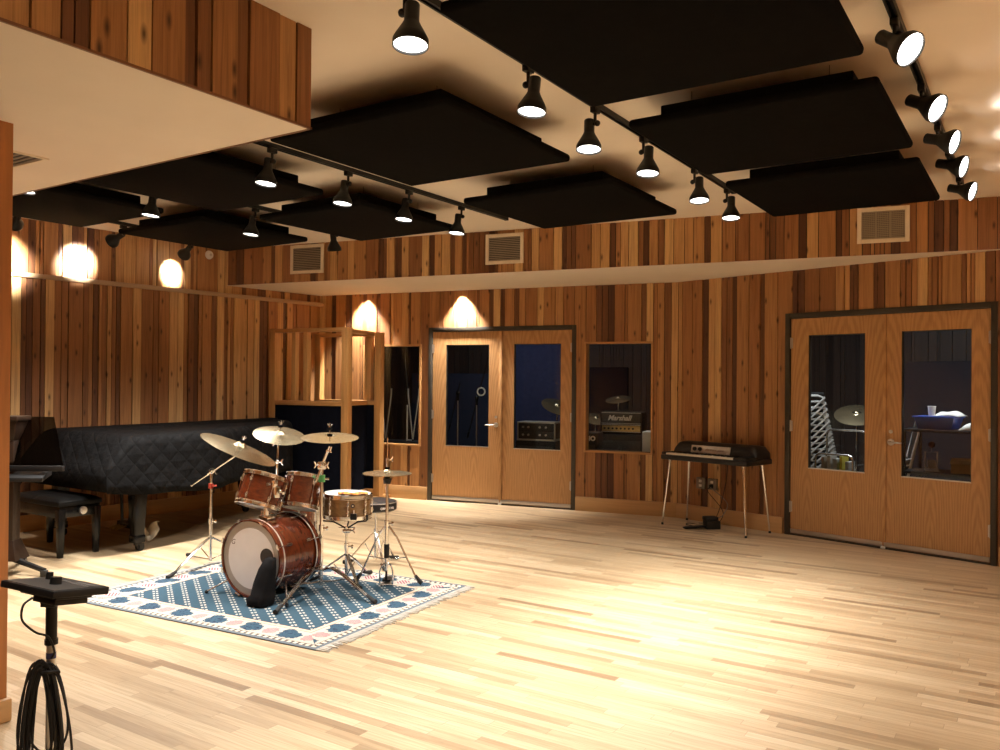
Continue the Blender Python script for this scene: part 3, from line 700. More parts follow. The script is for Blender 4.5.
# ------------------------------------------------------------------ pine-framed gobos
def gobo(p, q, label, H=2.12, studs=(), pane=True, z0=.05):
    p = V((*p, 0)); q = V((*q, 0)); d = q - p; L = d.length
    root = thing('gobo', label, 'acoustic screen', p, atan2(d.y, d.x), 'pine-framed gobos in the corner')
    t = .045; w = .09
    for x in (0, L - w): MB().use(M_PINE).box((x, -t, z0), (x + w, t, H), bev=.003).build('post', parent=root)
    for x in studs: MB().use(M_PINE).box((x, -t * .8, 1.245), (x + .06, t * .8, H - .045), bev=.003).build('stud', parent=root)
    MB().use(M_PINEX).box((w, -t, H - .045), (L - w, t, H - .002), bev=.003).build('top_rail', parent=root)
    MB().use(M_PINEX).box((w, -t, 1.19), (L - w, t, 1.245), bev=.003).build('middle_rail', parent=root)
    MB().use(M_PINEX).box((w, -t, z0), (L - w, t, z0 + .09), bev=.003).build('bottom_rail', parent=root)
    MB().use(M_PANEL).box((w - .005, -.032, z0 + .085), (L - w + .005, .032, 1.195)).build('absorber', parent=root, smooth=False)
    for x in (.02, L - .11):
        MB().use(M_PINEX).box((x, -.22, 0), (x + .085, .22, z0 - .0005), bev=.004).build('foot', parent=root)
gobo((-2.83, 10.28), (-1.765, 9.76), 'widest pine and black gobo, its full black panel facing the drums', studs=(.34, .52))
gobo((-1.855, 9.95), (-1.655, 10.62), 'gobo set at a right angle, second pine post from the left window side')
gobo((-1.475, 10.40), (-2.40, 10.86), 'rear gobo standing against the wall, its post just left of the narrow window', 2.10)
# ------------------------------------------------------------------ rug
def rug():
    cx, cy = 4.034, 4.498; w, l = .83, 1.07
    k = NT('woven_rug'); x, y, z = k.sep(k.coord())
    M = k.math
    dx = M('SUBTRACT', w, M('ABSOLUTE', x)); dy = M('SUBTRACT', l, M('ABSOLUTE', y)); d = M('MINIMUM', dx, dy)
    t = k.mix(M('LESS_THAN', dx, dy), k.comb(M('ADD', x, 5.04), 0.0, 0.0), k.comb(M('ADD', y, 5.04), 0.0, 0.0)); t = k.sep(t)[0]
    blue = (.038, .082, .13); cream = (.49, .465, .41); pink = (.34, .09, .13); navy = (.02, .035, .065); grey = (.14, .17, .20)
    fb = k.noise(k.coord(), 60, 2)[0]
    # field: rows of paired white specks on blue, on the diagonal
    u = M('ADD', M('MULTIPLY', x, .616), M('MULTIPLY', y, .787)); v = M('SUBTRACT', M('MULTIPLY', x, .787), M('MULTIPLY', y, .616))
    fu = M('FRACT', M('DIVIDE', M('ADD', u, 9), .062)); fv = M('FRACT', M('DIVIDE', M('ADD', v, 9), .094))
    du = M('ABSOLUTE', M('SUBTRACT', fu, .5)); dv = M('ABSOLUTE', M('SUBTRACT', fv, .5))
    dot = M('MULTIPLY', M('LESS_THAN', du, .24), M('MULTIPLY', M('LESS_THAN', dv, .19), M('GREATER_THAN', dv, .04)))
    field = k.mix(dot, k.mix(fb, (.026, .062, .096), (.045, .092, .13)), (.42, .42, .39))
    # border: blue leaves and pink sprigs on cream
    nz = k.noise(k.coord(), 52, 4, .65)[0]; nn = M('MULTIPLY', M('SUBTRACT', nz, .5), 2.6)
    ph = M('FRACT', M('DIVIDE', t, .30)); 
    def blob(c, rt, rd, dc=.145):
        a = M('DIVIDE', M('SUBTRACT', ph, c), rt); b = M('DIVIDE', M('SUBTRACT', d, dc), rd)
        return M('LESS_THAN', M('ADD', M('ADD', M('MULTIPLY', a, a), M('MULTIPLY', b, b)), nn), 1)
    bl = M('MAXIMUM', blob(.27, .26, .062, .135), blob(.40, .16, .04, .185)); pk = blob(.78, .16, .055)
    st = M('GREATER_THAN', M('FRACT', M('MULTIPLY', M('ADD', t, d), 34)), .45)
    bor = k.mix(M('MULTIPLY', M('GREATER_THAN', nz, .66), .8), cream, blue)
    bor = k.mix(bl, bor, k.mix(M('GREATER_THAN', nz, .56), blue, navy)); bor = k.mix(M('MULTIPLY', pk, st), bor, pink)
    col = bor
    def band(lo, hi): return M('MULTIPLY', M('GREATER_THAN', d, lo), M('LESS_THAN', d, hi))
    dash = M('GREATER_THAN', M('FRACT', M('DIVIDE', t, .045)), .55)
    col = k.mix(band(.028, .055), col, k.mix(dash, (.66, .60, .47), (.12, .10, .10)))
    col = k.mix(band(.055, .062), col, (.20, .17, .15))
    col = k.mix(band(.225, .232), col, (.25, .16, .13)); col = k.mix(band(.232, .256), col, (.62, .53, .40)); col = k.mix(band(.256, .262), col, (.25, .16, .13))
    col = k.mix(M('GREATER_THAN', d, .262), col, field)
    col = k.mix(M('LESS_THAN', d, .028), col, grey)
    k.bump(fb, .2, .002)
    m = k.fin(col, .9, 0, .2)
    root = thing('rug', 'blue and cream patterned rug with a floral border under the drum kit', 'rug', ab(cx, cy), PHI + radians(5))
    MB().use(m).box((-w, -l, .0005), (w, l, .008), bev=.003).build('woven_field', parent=root)
    rg = random.Random(2)
    mf = plain('rug_fringe', (.50, .48, .43), .9, 0, .1)
    for sy in (-1, 1):
        fr = MB().use(mf)
        for i in range(150):
            xx = -w + 2 * w * (i + .5) / 150; L = rg.uniform(.05, .085); dx_ = rg.uniform(-.012, .012)
            fr.tube([(xx, sy * l, .005), (xx + dx_ * .5, sy * (l + L * .5), .005), (xx + dx_, sy * (l + L), .0035)], [.0055, .005, .003], 4)
        o = fr.build('fringe', parent=root); o['kind'] = 'stuff'
rug()
# ------------------------------------------------------------------ drum kit
RZ = .0085
def lugs(m, R, z0, z1, n, off=0, both=True, only=None):
    for i in ([only] if only is not None else range(n)):
        t = 2*pi*i/n + off; c, s_ = cos(t), sin(t)
        m.cyl(((R + .010)*c, (R + .010)*s_, z0 + .004), ((R + .010)*c, (R + .010)*s_, z1 - .004), .0032, n=6)
        for z in ((z0 + .05, z1 - .05) if both else ((z0 + z1)/2,)):
            m.cyl(((R + .006)*c, (R + .006)*s_, z - .019), ((R + .006)*c, (R + .006)*s_, z + .019), .010, n=8)
            m.ball(((R + .012)*c, (R + .012)*s_, z), .009, 8)
def drum(root, M, R, H, shellm, n, off=0, headm=None, two=True, hoopm=None):
    """shell with its axis along local z of M, bottom at 0"""
    def fin(m, name, mat=None):
        o = m.build(name, mat, root); o.matrix_local = M; return o
    fin(MB().use(shellm).lathe([(R, .004), (R, H - .004), (R - .006, H - .004), (R - .006, .004)], None, 48, close=True), 'shell')
    fin(MB().use(headm or M_HEAD).lathe([(0, H - .002), (R - .004, H - .002), (R - .002, H - .007), (R - .008, H - .010), (0, H - .006)], None, 40), 'batter_head')
    fin(MB().use(headm or M_CLEAR).lathe([(0, .002), (R - .004, .002), (R - .002, .007), (R - .008, .010), (0, .006)], None, 40), 'resonant_head')
    for z in (H, 0):
        s_ = 1 if z else -1
        fin(MB().use(M_CHROME).lathe([(R + .003, z - s_*.022), (R + .012, z - s_*.022), (R + .012, z - s_*.017), (R + .006, z - s_*.014), (R + .006, z + s_*.005), (R + .010, z + s_*.007), (R + .002, z + s_*.009), (R + .002, z - s_*.010)], None, 48, close=True), 'hoop')
    for i in range(n):
        m = MB().use(M_CHROME); lugs(m, R, 0, H, n, off, two, i); fin(m, 'tension_lug')
def kick():
    loc = V((-1.684, 5.66, RZ)); az = radians(27); root = thing('kick_drum', 'red mahogany bass drum with a grey-white front head, on the rug', 'drum', loc, -az)
    # local: x to its side, y into the drum (away from the camera), z up; the hoop's centre height is .283
    R, D, zc = .252, .40, .270
    M = Matrix.Translation((0, 0, zc)) @ Matrix.Rotation(radians(-90), 4, 'X')      # local z -> +y
    def fin(m, name, parent=root):
        o = m.build(name, None, parent); o.matrix_local = M if parent is root else Matrix(); return o
    fin(MB().use(M_SHELL).lathe([(R, .02), (R, D - .02), (R - .007, D - .02), (R - .007, .02)], None, 64, close=True), 'shell')
    inl = plain('silver_hoop_inlay', (.70, .68, .64), .3, .6, .04)
    for z, nm in ((0, 'front_hoop'), (D, 'rear_hoop')):
        s_ = 1 if z else -1
        h = fin(MB().use(M_SHELL).lathe([(R + .002, z - s_*.03), (R + .014, z - s_*.03), (R + .014, z + s_*.012), (R + .002, z + s_*.012)], None, 64, close=True), nm)
        fin(MB().use(inl).lathe([(R + .0141, z - s_*.040), (R + .0155, z - s_*.040), (R + .0155, z - s_*.029), (R + .0141, z - s_*.029)], None, 64, close=True), 'hoop_inlay', h)
    hd = fin(MB().use(M_CLEAR).lathe([(.001, .0), (R + .001, .0), (R + .001, .004), (.001, .004)], None, 64, close=True), 'front_head')
    fin(MB().use(M_HEAD).lathe([(.001, -.0012), (R - .045, -.0012), (R - .045, -.0002), (.001, -.0002)], None, 64, close=True), 'coated_centre', hd)
    # port ring and the dark hole (the head is seen from -z of this frame)
    fin(MB().use(plain('drum_port_inside', (.05, .045, .04), .9)).lathe([(0, 0), (.058, 0), (.058, .0008), (0, .0008)], Matrix.Translation((.140, -.025, -.0024)), 32), 'port_hole', hd)
    o = text_mesh('G', .05, plain('grey_head_print', (.16, .15, .15), .6), 'head_emblem', root, Matrix.Rotation(radians(90), 4, 'X'), shear=.25)
    o.location = (-.165, -.0016, zc + .10)
    fin(MB().use(M_HEAD).lathe([(0, D - .004), (R, D - .004), (R, D), (0, D)], None, 64), 'batter_head')
    for i in range(8):
        t = 2*pi*(i + .5)/8; c, s_ = cos(t), sin(t)
        for z, e in ((.10, -.018), (D - .10, D + .018)):
            m = MB().use(M_CHROME)
            m.cyl(((R+.010)*c, (R+.010)*s_, z - .024), ((R+.010)*c, (R+.010)*s_, z + .024), .0105, n=8)
            m.cyl(((R+.016)*c, (R+.016)*s_, z), ((R+.018)*c, (R+.018)*s_, e), .0035, n=6)
            m.hexa([(V((R*c, R*s_, e)) + V((-s_, c, 0)) * q * .011 + V((c, s_, 0)) * w_ * .024 + V((0, 0, dz))) for dz in (-.004, .012 if e > 0 else .012) for q, w_ in ((-1, .35), (1, .35), (1, 1), (-1, 1))])
            m.tube([((R+.018)*c - s_*.02, (R+.018)*s_ + c*.02, e), ((R+.018)*c + s_*.02, (R+.018)*s_ - c*.02, e)], .005, 6)
            fin(m, 'claw_hook')
    for sx in (-1, 1):
        MB().use(M_CHROME).cyl((sx*.21, .11, .12), (sx*.36, -.05, .0135), .007).use(M_RUBBER).ball((sx*.36, -.05, .013), .0128, 8).build('spur', parent=root)
    # tom holder on top of the shell
    h = MB().use(M_CHROME).box((-.035, .10, zc + R - .005), (.045, .20, zc + R + .022), bev=.006).cyl((0, .14, zc + R), (0, .14, zc + R + .275), .0145).cyl((0, .14, zc + R + .02), (0, .14, zc + R + .055), .022)
    for sx, zz in ((-1, .215), (1, .235)):
        h.cyl((0, .14, zc + R + zz), (sx*.085, .15, zc + R + zz + .02), .010).ball((sx*.03, .14, zc + R + zz), .024, 10)
        h.box((sx*.06 - .02, .13, zc + R + zz - .015), (sx*.06 + .02, .17, zc + R + zz + .035), bev=.006)
        h.cyl((sx*.045, .118, zc + R + zz + .01), (sx*.045, .10, zc + R + zz + .01), .012, n=8)
    h.build('tom_holder', parent=root)
    return root
KICK = kick()
def pillow():
    loc = V((-1.684, 5.66, RZ)); root_az = radians(27)
    rows = []; rg = random.Random(9)
    n = 24
    m = MB().use(plain('black_cloth', (.009, .009, .010), .9, 0, .2, 25, .1, .3))
    def ring(x0, x1, y0, y1, z, sq):
        r = []
        for i in range(n + 1):
            t = 2*pi*i/n; c, s_ = cos(t), sin(t)
            sx = abs(c) ** .45 * (1 if c > 0 else -1); sy = abs(s_) ** .6 * (1 if s_ > 0 else -1)
            r.append(((x0+x1)/2 + (x1-x0)/2*sx + .003*sin(5*t+z*40), (y0+y1)/2 + (y1-y0)/2*sy + .004*sin(7*t+z*60), z + .004*sin(3*t)))
        return r
    rows = [ring(.02, .10, -.10, -.06, .0, 0), ring(-.035, .155, -.165, -.02, .004, 0), ring(-.04, .16, -.165, -.02, .05, 0), ring(-.012, .158, -.15, -.018, .075, 0), ring(.0, .155, -.13, -.018, .16, 0), ring(.03, .152, -.10, -.018, .26, 0), ring(.055, .150, -.07, -.018, .325, 0), ring(.065, .146, -.05, -.022, .335, 0), ring(.09, .12, -.04, -.03, .337, 0)]
    m.grid(rows); o = m.build('damping_bag', ang=60); o.data.transform(Matrix.Translation((.128, -.004, 0)) @ Matrix.Diagonal((.82, 1, .90, 1))); o.location = loc; o.rotation_euler = (0, 0, -root_az)
    zmin = min(v.co.z for v in o.data.vertices); o.location.z += -zmin
    tag(o, 'black cloth bag leaning on the front of the bass drum', 'bag')
pillow()
def tom(name, label, P, nrm, R, H, n, off):
    root = thing(name, label, 'drum', P)
    M = axm((0, 0, 0), nrm) @ Matrix.Translation((0, 0, -H/2))
    drum(root, M, R, H, M_SHELL, n, off)
    return root
t1 = tom('rack_tom', 'larger tilted red rack tom, left of the pair over the bass drum', V((-1.672, 5.855, .712)), (.20, .30, .93), .147, .22, 6, .2)
t2 = tom('rack_tom', 'smaller red rack tom, right of the pair over the bass drum', V((-1.430, 6.035, .687)), (.10, .28, .955), .126, .232, 5, .5)
for root, nrm, R, dirp in ((t1, (.20, .30, .93), .147, (.85, -.52)), (t2, (.10, .28, .955), .126, (-.95, -.3))):
    d = V((*dirp, 0)).normalized(); p = d * (R + .006)
    MB().use(M_CHROME).box((p.x - .022, p.y - .02, -.035), (p.x + .022, p.y + .02, .045), bev=.006).ball((p.x + d.x*.03, p.y + d.y*.03, .01), .017).cyl((p.x, p.y, .01), (p.x + d.x*.06, p.y + d.y*.06, .0), .010).build('mount_bracket', parent=root)
root = thing('floor_tom', 'red floor tom mostly hidden behind the bass drum and rack toms', 'drum', V((-1.66, 6.56, RZ)))
drum(root, Matrix.Translation((0, 0, .17)), .20, .38, M_SHELL, 6, .1)
for k in range(3):
    t = radians(20 + 120*k); c, s_ = cos(t), sin(t)
    MB().use(M_CHROME).tube([(.222*c, .222*s_, .42), (.222*c, .222*s_, .12), (.235*c, .235*s_, .05), (.235*c, .235*s_, .012)], .006, 8).box((.205*c - .014, .205*s_ - .014, .31), (.205*c + .014, .205*s_ + .014, .36), bev=.004).use(M_RUBBER).ball((.235*c, .235*s_, .012), .012, 8).build('leg', parent=root)
# snare on its stand
SP = V((-1.125, 6.15, RZ))
SDZ = -.032
root = thing('snare_drum', 'brown wooden snare drum with chrome hoops on a basket stand', 'drum', SP + V((0, 0, .515 + SDZ)))
drum(root, Matrix.Rotation(radians(1.5), 4, 'Y'), .172, .165, M_SNARE, 8, .2)
MB().use(M_BLACKM).box((.06, -.20, .005), (.105, -.174, .05), bev=.004).use(M_CHROME).cyl((.082, -.19, .05), (.082, -.19, .075), .008, n=8).build('strainer', parent=root)
MB().use(plain('dark_badge', (.03, .02, .015), .4)).lathe([(0, 0), (.016, 0), (.016, .002), (0, .002)], axm((.07, -.158, .10), (.4, -.9, 0)), 8).use(M_CHROME).lathe([(0, .002), (.006, .002), (.006, .004), (0, .004)], axm((.07, -.158, .10), (.4, -.9, 0)), 12).build('badge', parent=root)
def snare_cloth():
    k = NT('orange_striped_cloth'); x, y, z = k.sep(k.coord())
    st = k.math('FRACT', k.math('MULTIPLY', x, 16))
    m = k.fin(k.ramp(st, [(0, (.46, .19, .012)), (.3, (.40, .11, .008)), (.55, (.45, .25, .04)), (.8, (.18, .022, .006)), (1, (.46, .19, .012))]), .85)
    rows = []
    for i in range(19):
        u = i / 18; rows.append([((u - .5) * .22, (j/10 - .5) * .14 + .02*sin(u*9), .004 + .005 * (1 + sin(u*17 + j*.9)) * .5 + .004 * (1 + cos(j*1.7)) * .5) for j in range(11)])
    o = MB().use(m).grid(rows).build('cloth', ang=70); o.location = SP + V((.045, -.01, .515 + .1635 + SDZ)); o.rotation_euler = (0, radians(1.5), .2)
    sol = o.modifiers.new('thickness', 'SOLIDIFY'); sol.thickness = .002; sol.offset = 1
    tag(o, 'orange and yellow cloth lying on the snare drum head', 'cloth')
snare_cloth()
def tripod(root, hub_z, R, az0, low=.0, r=.0075, foot_m=None, double=True, angs=(0, 120, 240), arch=0.0, brace=.35):
    for k, da in enumerate(angs):
        t = az0 + radians(da); d = V((sin(t), cos(t), 0)); Rk = R[k] if isinstance(R, (list, tuple)) else R
        s_ = V((d.y, -d.x, 0)) * .007
        foot = d * Rk + V((0, 0, .016)); top = d * .014 + V((0, 0, hub_z)); mid = d * Rk * .45 + V((0, 0, hub_z * .62 + arch))
        m = MB().use(M_CHROME)
        for sg in ((-1, 1) if double else (0,)):
            m.tube([top + s_ * sg, (top + mid) / 2 + V((0, 0, arch * .35)) + s_ * sg, mid + s_ * sg, foot * .9 + V((0, 0, .012)) + s_ * sg * .6], r, 7)
        br = d * Rk * brace; z = hub_z + (mid.z - hub_z) * min(1, brace / .45)
        if low >= 0: m.tube([d * .012 + V((0, 0, .045 + low)), br + V((0, 0, z - .012))], r * .75, 6)
        leg = m.build('leg', parent=root)
        a = foot - d * .085 + V((0, 0, .022)); b = foot + d * .02
        MB().use(M_RUBBER).tube([a, foot, b + V((0, 0, 0))], [.011, .0165, .0155], 10).build('rubber_foot', parent=leg)
def upright(root, secs, x=0, y=0):
    """secs: (z0, z1, radius)"""
    for i, (z0, z1, r) in enumerate(secs):
        m = MB().use(M_CHROME).cyl((x, y, z0), (x, y, z1), r)
        if i < len(secs) - 1:
            m.cyl((x, y, z1 - .03), (x, y, z1 + .012), r + .006).cyl((x + .012, y - .01, z1 - .008), (x + .045, y - .018, z1 - .008), .005, n=8).box((x + .036, y - .021, z1 - .022), (x + .052, y - .015, z1 + .006), bev=.002)
        m.build('tube', parent=root)
def wing(m, p, d=(1, 0, 0), s=.02):
    p = V(p); d = V(d).normalized(); u = V((0, 0, 1)); e = p + d * .02
    m.cyl(p, e, .006, n=8)
    for sg in (-1, 1): m.tube([e, e + u * sg * s * .6 + d * .004, e + u * sg * s + d * .012], [.006, .006, .004], 6)
root = thing('snare_stand', 'chrome basket stand holding the snare drum', 'stand', SP)
tripod(root, .20, .27, radians(30), r=.006)
upright(root, [(.03, .27, .013), (.26, .353, .0095)])
m = MB().use(M_CHROME).box((-.03, -.02, .363), (.03, .02, .388), bev=.005).cyl((0, 0, .35), (0, 0, .408), .014).cyl((-.06, 0, .40), (.06, 0, .40), .004, n=8)
wing(m, (.03, 0, .378)); m.build('tilter', parent=root)
for k in range(3):
    t = radians(90 + 120*k); c, s_ = cos(t), sin(t)
    MB().use(M_BLACKM).tube([(.01*c, .01*s_, .398), (.10*c, .10*s_, .450), (.183*c, .183*s_, .465), (.19*c, .19*s_, .49)], .006, 8).use(M_RUBBER).cyl((.191*c, .191*s_, .470), (.191*c, .191*s_, .51), .008, n=8).build('basket_arm', parent=root)
# cymbals and their stands
def cymbal(label, P, nrm, R, bell=.16, bow=.022, name='cymbal'):
    n = V(nrm).normalized(); o_ = MB().use(M_CYMBAL)
    rb = R * bell; t = .0012
    prof = [(.006, bow + .022 * R / .2), (rb * .5, bow + .020 * R / .2), (rb * .8, bow + .012 * R / .2), (rb, bow + .003)] + [(rb + (R - rb) * i / 8, bow * (1 - (i / 8) ** 1.6) + .001) for i in range(1, 9)]
    low = [(r, z - t * 1.4) for r, z in prof[::-1]]
    o = o_.lathe(prof + low, None, 64, close=True).build(name, ang=60)
    M = axm(P, n); o.matrix_world = M; o.location = M.translation; o.rotation_euler = M.to_euler()
    return tag(o, label, 'cymbal')
def topper(root, P, n, h=.055, parent_name='felt_and_nut'):
    n = V(n).normalized(); P = V(P)
    MB().use(M_FELT).cyl(P - n*.012, P + n*.004, .018).cyl(P + n*.034, P + n*.05, .018).build('felt', parent=root)
    m = MB().use(M_CHROME).cyl(P - n*.05, P + n*(h + .03), .004, n=8).cyl(P + n*h, P + n*(h + .012), .008, n=8)
    x = n.orthogonal().normalized()
    for sg in (-1, 1): m.tube([P + n*(h + .008), P + n*(h + .014) + x*sg*.014, P + n*(h + .024) + x*sg*.02], [.005, .005, .003], 6)
    m.build('wing_nut', parent=root)
C1 = V((-2.01, 6.40, .957)); N1 = V((.407, .009, .91)).normalized()
cymbal('largest cymbal, tilted steeply, left of the drum kit', C1, N1, .302, .17, .03)
B1 = V((-2.33, 6.72, 0)); root = thing('cymbal_stand', 'chrome boom cymbal stand with a red collar, left of the bass drum', 'stand', B1 + V((0, 0, RZ * 0)))
tripod(root, .215, [.52, .40, .40], radians(195), r=.0065, brace=.5)
upright(root, [(.03, .36, .014), (.35, .735, .011)])
MB().use(plain('red_plastic', (.42, .05, .03), .4)).cyl((0, 0, .615), (0, 0, .655), .020).box((.015, -.012, .628), (.045, .012, .642), bev=.004).build('memory_lock', parent=root)
J = V((0, 0, .752)); cb = (C1 - B1) - J - N1 * .03; dirb = cb.normalized()
m = MB().use(M_CHROME).ball(J, .024, 10).cyl(J - V((0, 0, .03)), J, .016).cyl(J - dirb * .05 + V((.0, 0, 0)), J + dirb * .05, .016); wing(m, J + V((.02, -.01, .0)), (1, -.3, 0)); m.build('boom_joint', parent=root)
MB().use(M_CHROME).cyl(J - dirb * .40, J + cb - N1 * .02, .0075).ball(J - dirb * .40, .009, 8).build('boom_arm', parent=root)
topper(root, J + cb + N1 * .06, N1)
C2 = V((-1.657, 6.25, 1.078)); N2 = V((.184, -.251, .946)).normalized()
cymbal('middle cymbal, its top face tipped toward the camera, above the rack toms', C2, N2, .194, .18, .02)
AR = V((-1.585, 5.90, .76)); b = C2 - AR
m = MB().use(M_CHROME).cyl((-.03, -.09, .02), (0.0, .02, .02), .009).tube([(0, .02, .0), (0, .03, .14), (b.x - .006, b.y - .006, b.z - .07)], .0075, 8); root = m.build('cymbal_arm')
m = MB().use(M_CHROME).ball((0, .03, .15), .014); wing(m, (.012, .03, .15), (1, -.3, 0)); m.build('clamp', parent=root)
m = MB().use(M_CHROME).ball((b.x - .006, b.y, b.z - .06), .017).cyl((b.x - .006, b.y, b.z - .06), b + N2 * .0, .008); wing(m, (b.x - .02, b.y, b.z - .06), (-1, -.3, 0)); m.build('tilter', parent=root)
topper(root, b + N2 * .035, N2)
root.parent = KICK; bpy.context.view_layer.update(); root.matrix_parent_inverse = KICK.matrix_world.inverted(); root.location = AR
C3 = V((-1.21, 5.92, 1.085)); N3 = V((-.052, .254, .965)).normalized()
cymbal('right-hand cymbal seen from below, above the snare drum', C3, N3, .203, .16, .02)
B3 = V((-1.27, 5.95, RZ)); root = thing('cymbal_stand', 'chrome cymbal stand with a green collar, in front of the snare drum', 'stand', B3)
def legs3():
    for dx, dy in ((-.14, -.66), (.44, -.40), (-.16, .50)):
        d = V((dx, dy, 0)); L = d.length; d.normalize(); s_ = V((d.y, -d.x, 0)) * .009
        m = MB().use(M_CHROME)
        for sg in (-1, 1): m.tube([d*.015 + V((0,0,.135)) + s_*sg, d*L*.22 + V((0,0,.165)) + s_*sg, d*L*.45 + V((0,0,.135)) + s_*sg, d*L*.93 + V((0,0,.028)) + s_*sg*.6], .0075, 8)
        m.tube([d*.012 + V((0,0,.05)), d*L*.25 + V((0,0,.075)), d*L*.5 + V((0,0,.115))], .006, 6)
        leg = m.build('leg', parent=root)
        MB().use(M_RUBBER).tube([d*(L-.07) + V((0,0,.042)), d*L + V((0,0,.017)), d*(L+.02) + V((0,0,.0165))], [.012, .0168, .0155], 10).build('rubber_foot', parent=leg)
legs3()
upright(root, [(.02, .44, .0145), (.43, .86, .0115)])
MB().use(plain('green_plastic', (.10, .38, .12), .4)).cyl((0, 0, .76), (0, 0, .81), .024).use(M_CHROME).box((.02, -.01, .775), (.05, .01, .79), bev=.003).build('memory_lock', parent=root)
c3 = C3 - B3 - N3 * .06; J = V((0, 0, .88)); u = (c3 - J).normalized()
m = MB().use(M_CHROME).box((-.03, -.022, .85), (.03, .022, .905), bev=.008).ball((0, 0, .88), .028, 10); wing(m, (-.02, -.02, .885), (-1, -.4, 0), .024); wing(m, (.02, -.01, .88), (1, 0, 0), .024); m.build('boom_joint', parent=root)
m = MB().use(M_CHROME).tube([J + V((-.032, -.05, -.12)), J, J + (c3 - J) * .72], .009, 10).tube([J + (c3 - J) * .72, c3], .006, 8).ball(J + (c3 - J) * .74, .014, 8); wing(m, J + (c3 - J) * .74, (1, -.2, .4)); m.build('boom_arm', parent=root)
topper(root, c3 + N3 * .085, N3)
# hi-hat
HP = V((-.815, 6.05, RZ))
root = thing('hi_hat_stand', 'chrome hi-hat stand with a pedal, right of the snare drum', 'stand', HP)
for dx, dy in ((-.225, .05), (.245, -.01)):
    d = V((dx, dy, 0)); L = d.length; d.normalize(); s_ = V((d.y, -d.x, 0)) * .007; m = MB().use(M_CHROME)
    for sg in (-1, 1): m.tube([d*.015 + V((0,0,.43)) + s_*sg, d*L*.3 + V((0,0,.35)) + s_*sg, d*L*.93 + V((0,0,.035)) + s_*sg], .0055, 7)
    m.tube([d*.015 + V((0,0,.19)), d*L*.58 + V((0,0,.205))], .0045, 6); leg = m.build('leg', parent=root)
    MB().use(M_RUBBER).tube([d*(L-.035) + V((0,0,.075)), d*L + V((0,0,.03)), d*(L+.014) + V((0,0,.019))], [.012, .017, .018], 10).build('rubber_foot', parent=leg)
upright(root, [(.10, .46, .0135), (.45, .775, .011)])
MB().use(M_BLACKP).cyl((0, 0, .20), (0, 0, .30), .020).build('spring_housing', parent=root)
m = MB().use(M_CHROME).tube([(-.045, -.01, .006), (-.048, -.01, .10), (-.034, -.01, .15), (0, -.01, .165), (.034, -.01, .15), (.048, -.01, .10), (.045, -.01, .006)], .007, 8).tube([(-.048, -.01, .007), (.048, -.01, .007)], .007, 8); m.build('frame', parent=root)
MB().use(M_BLACKM).hexa([(-.03,-.02,.03),(.03,-.02,.03),(.04,.22,.008),(-.04,.22,.008),(-.03,-.02,.045),(.03,-.02,.045),(.04,.22,.02),(-.04,.22,.02)], .004).cyl((0, -.01, .04), (0, 0, .20), .008).build('pedal_board', parent=root)
MB().use(M_CHROME).cyl((0, 0, .30), (0, 0, 1.075), .0038, n=8).build('pull_rod', parent=root)
m = MB().use(M_CHROME).cyl((0, 0, .860), (0, 0, .90), .010).cyl((0, 0, .90), (0, 0, .925), .013); wing(m, (.01, 0, .911), (1, -.2, .3), .018); m.use(M_FELT).cyl((0, 0, .845), (0, 0, .859), .017); m.build('clutch', parent=root)
MB().use(M_BLACKP).cyl((0, 0, .74), (0, 0, .775), .024, .032).build('seat_cup', parent=root)
cymbal('upper hi-hat cymbal of the pair right of the snare drum', HP + V((0, 0, .813)), (.01, -.015, 1), .178, .17, .014)
cymbal('lower hi-hat cymbal, face down under its partner', HP + V((0, 0, .809)), (.01, -.015, -1), .178, .17, .014)
# throne
TP = V((-1.0, 6.76, 0)); root = thing('drum_throne', 'black round drum stool behind the snare drum', 'stool', TP)
MB().use(plain('black_vinyl', (.012, .012, .013), .4, 0, .15, 20)).lathe([(0, .443), (.15, .443), (.166, .455), (.168, .50), (.160, .521), (.12, .531), (0, .533)], None, 40).build('seat', parent=root)
MB().use(M_STEEL).torus((0, 0, .513), (0, 0, 1), .1655, .004).build('piping', parent=root)
text_mesh('GIBRALTAR', .024, M_WHITE, 'maker_lettering', root, orient_text((.108, -.131, .477), (.64, -.77, 0)), bold=.0006)
tripod(root, .26, .25, radians(-85), r=.0065)
upright(root, [(.06, .28, .014), (.27, .445, .011)])
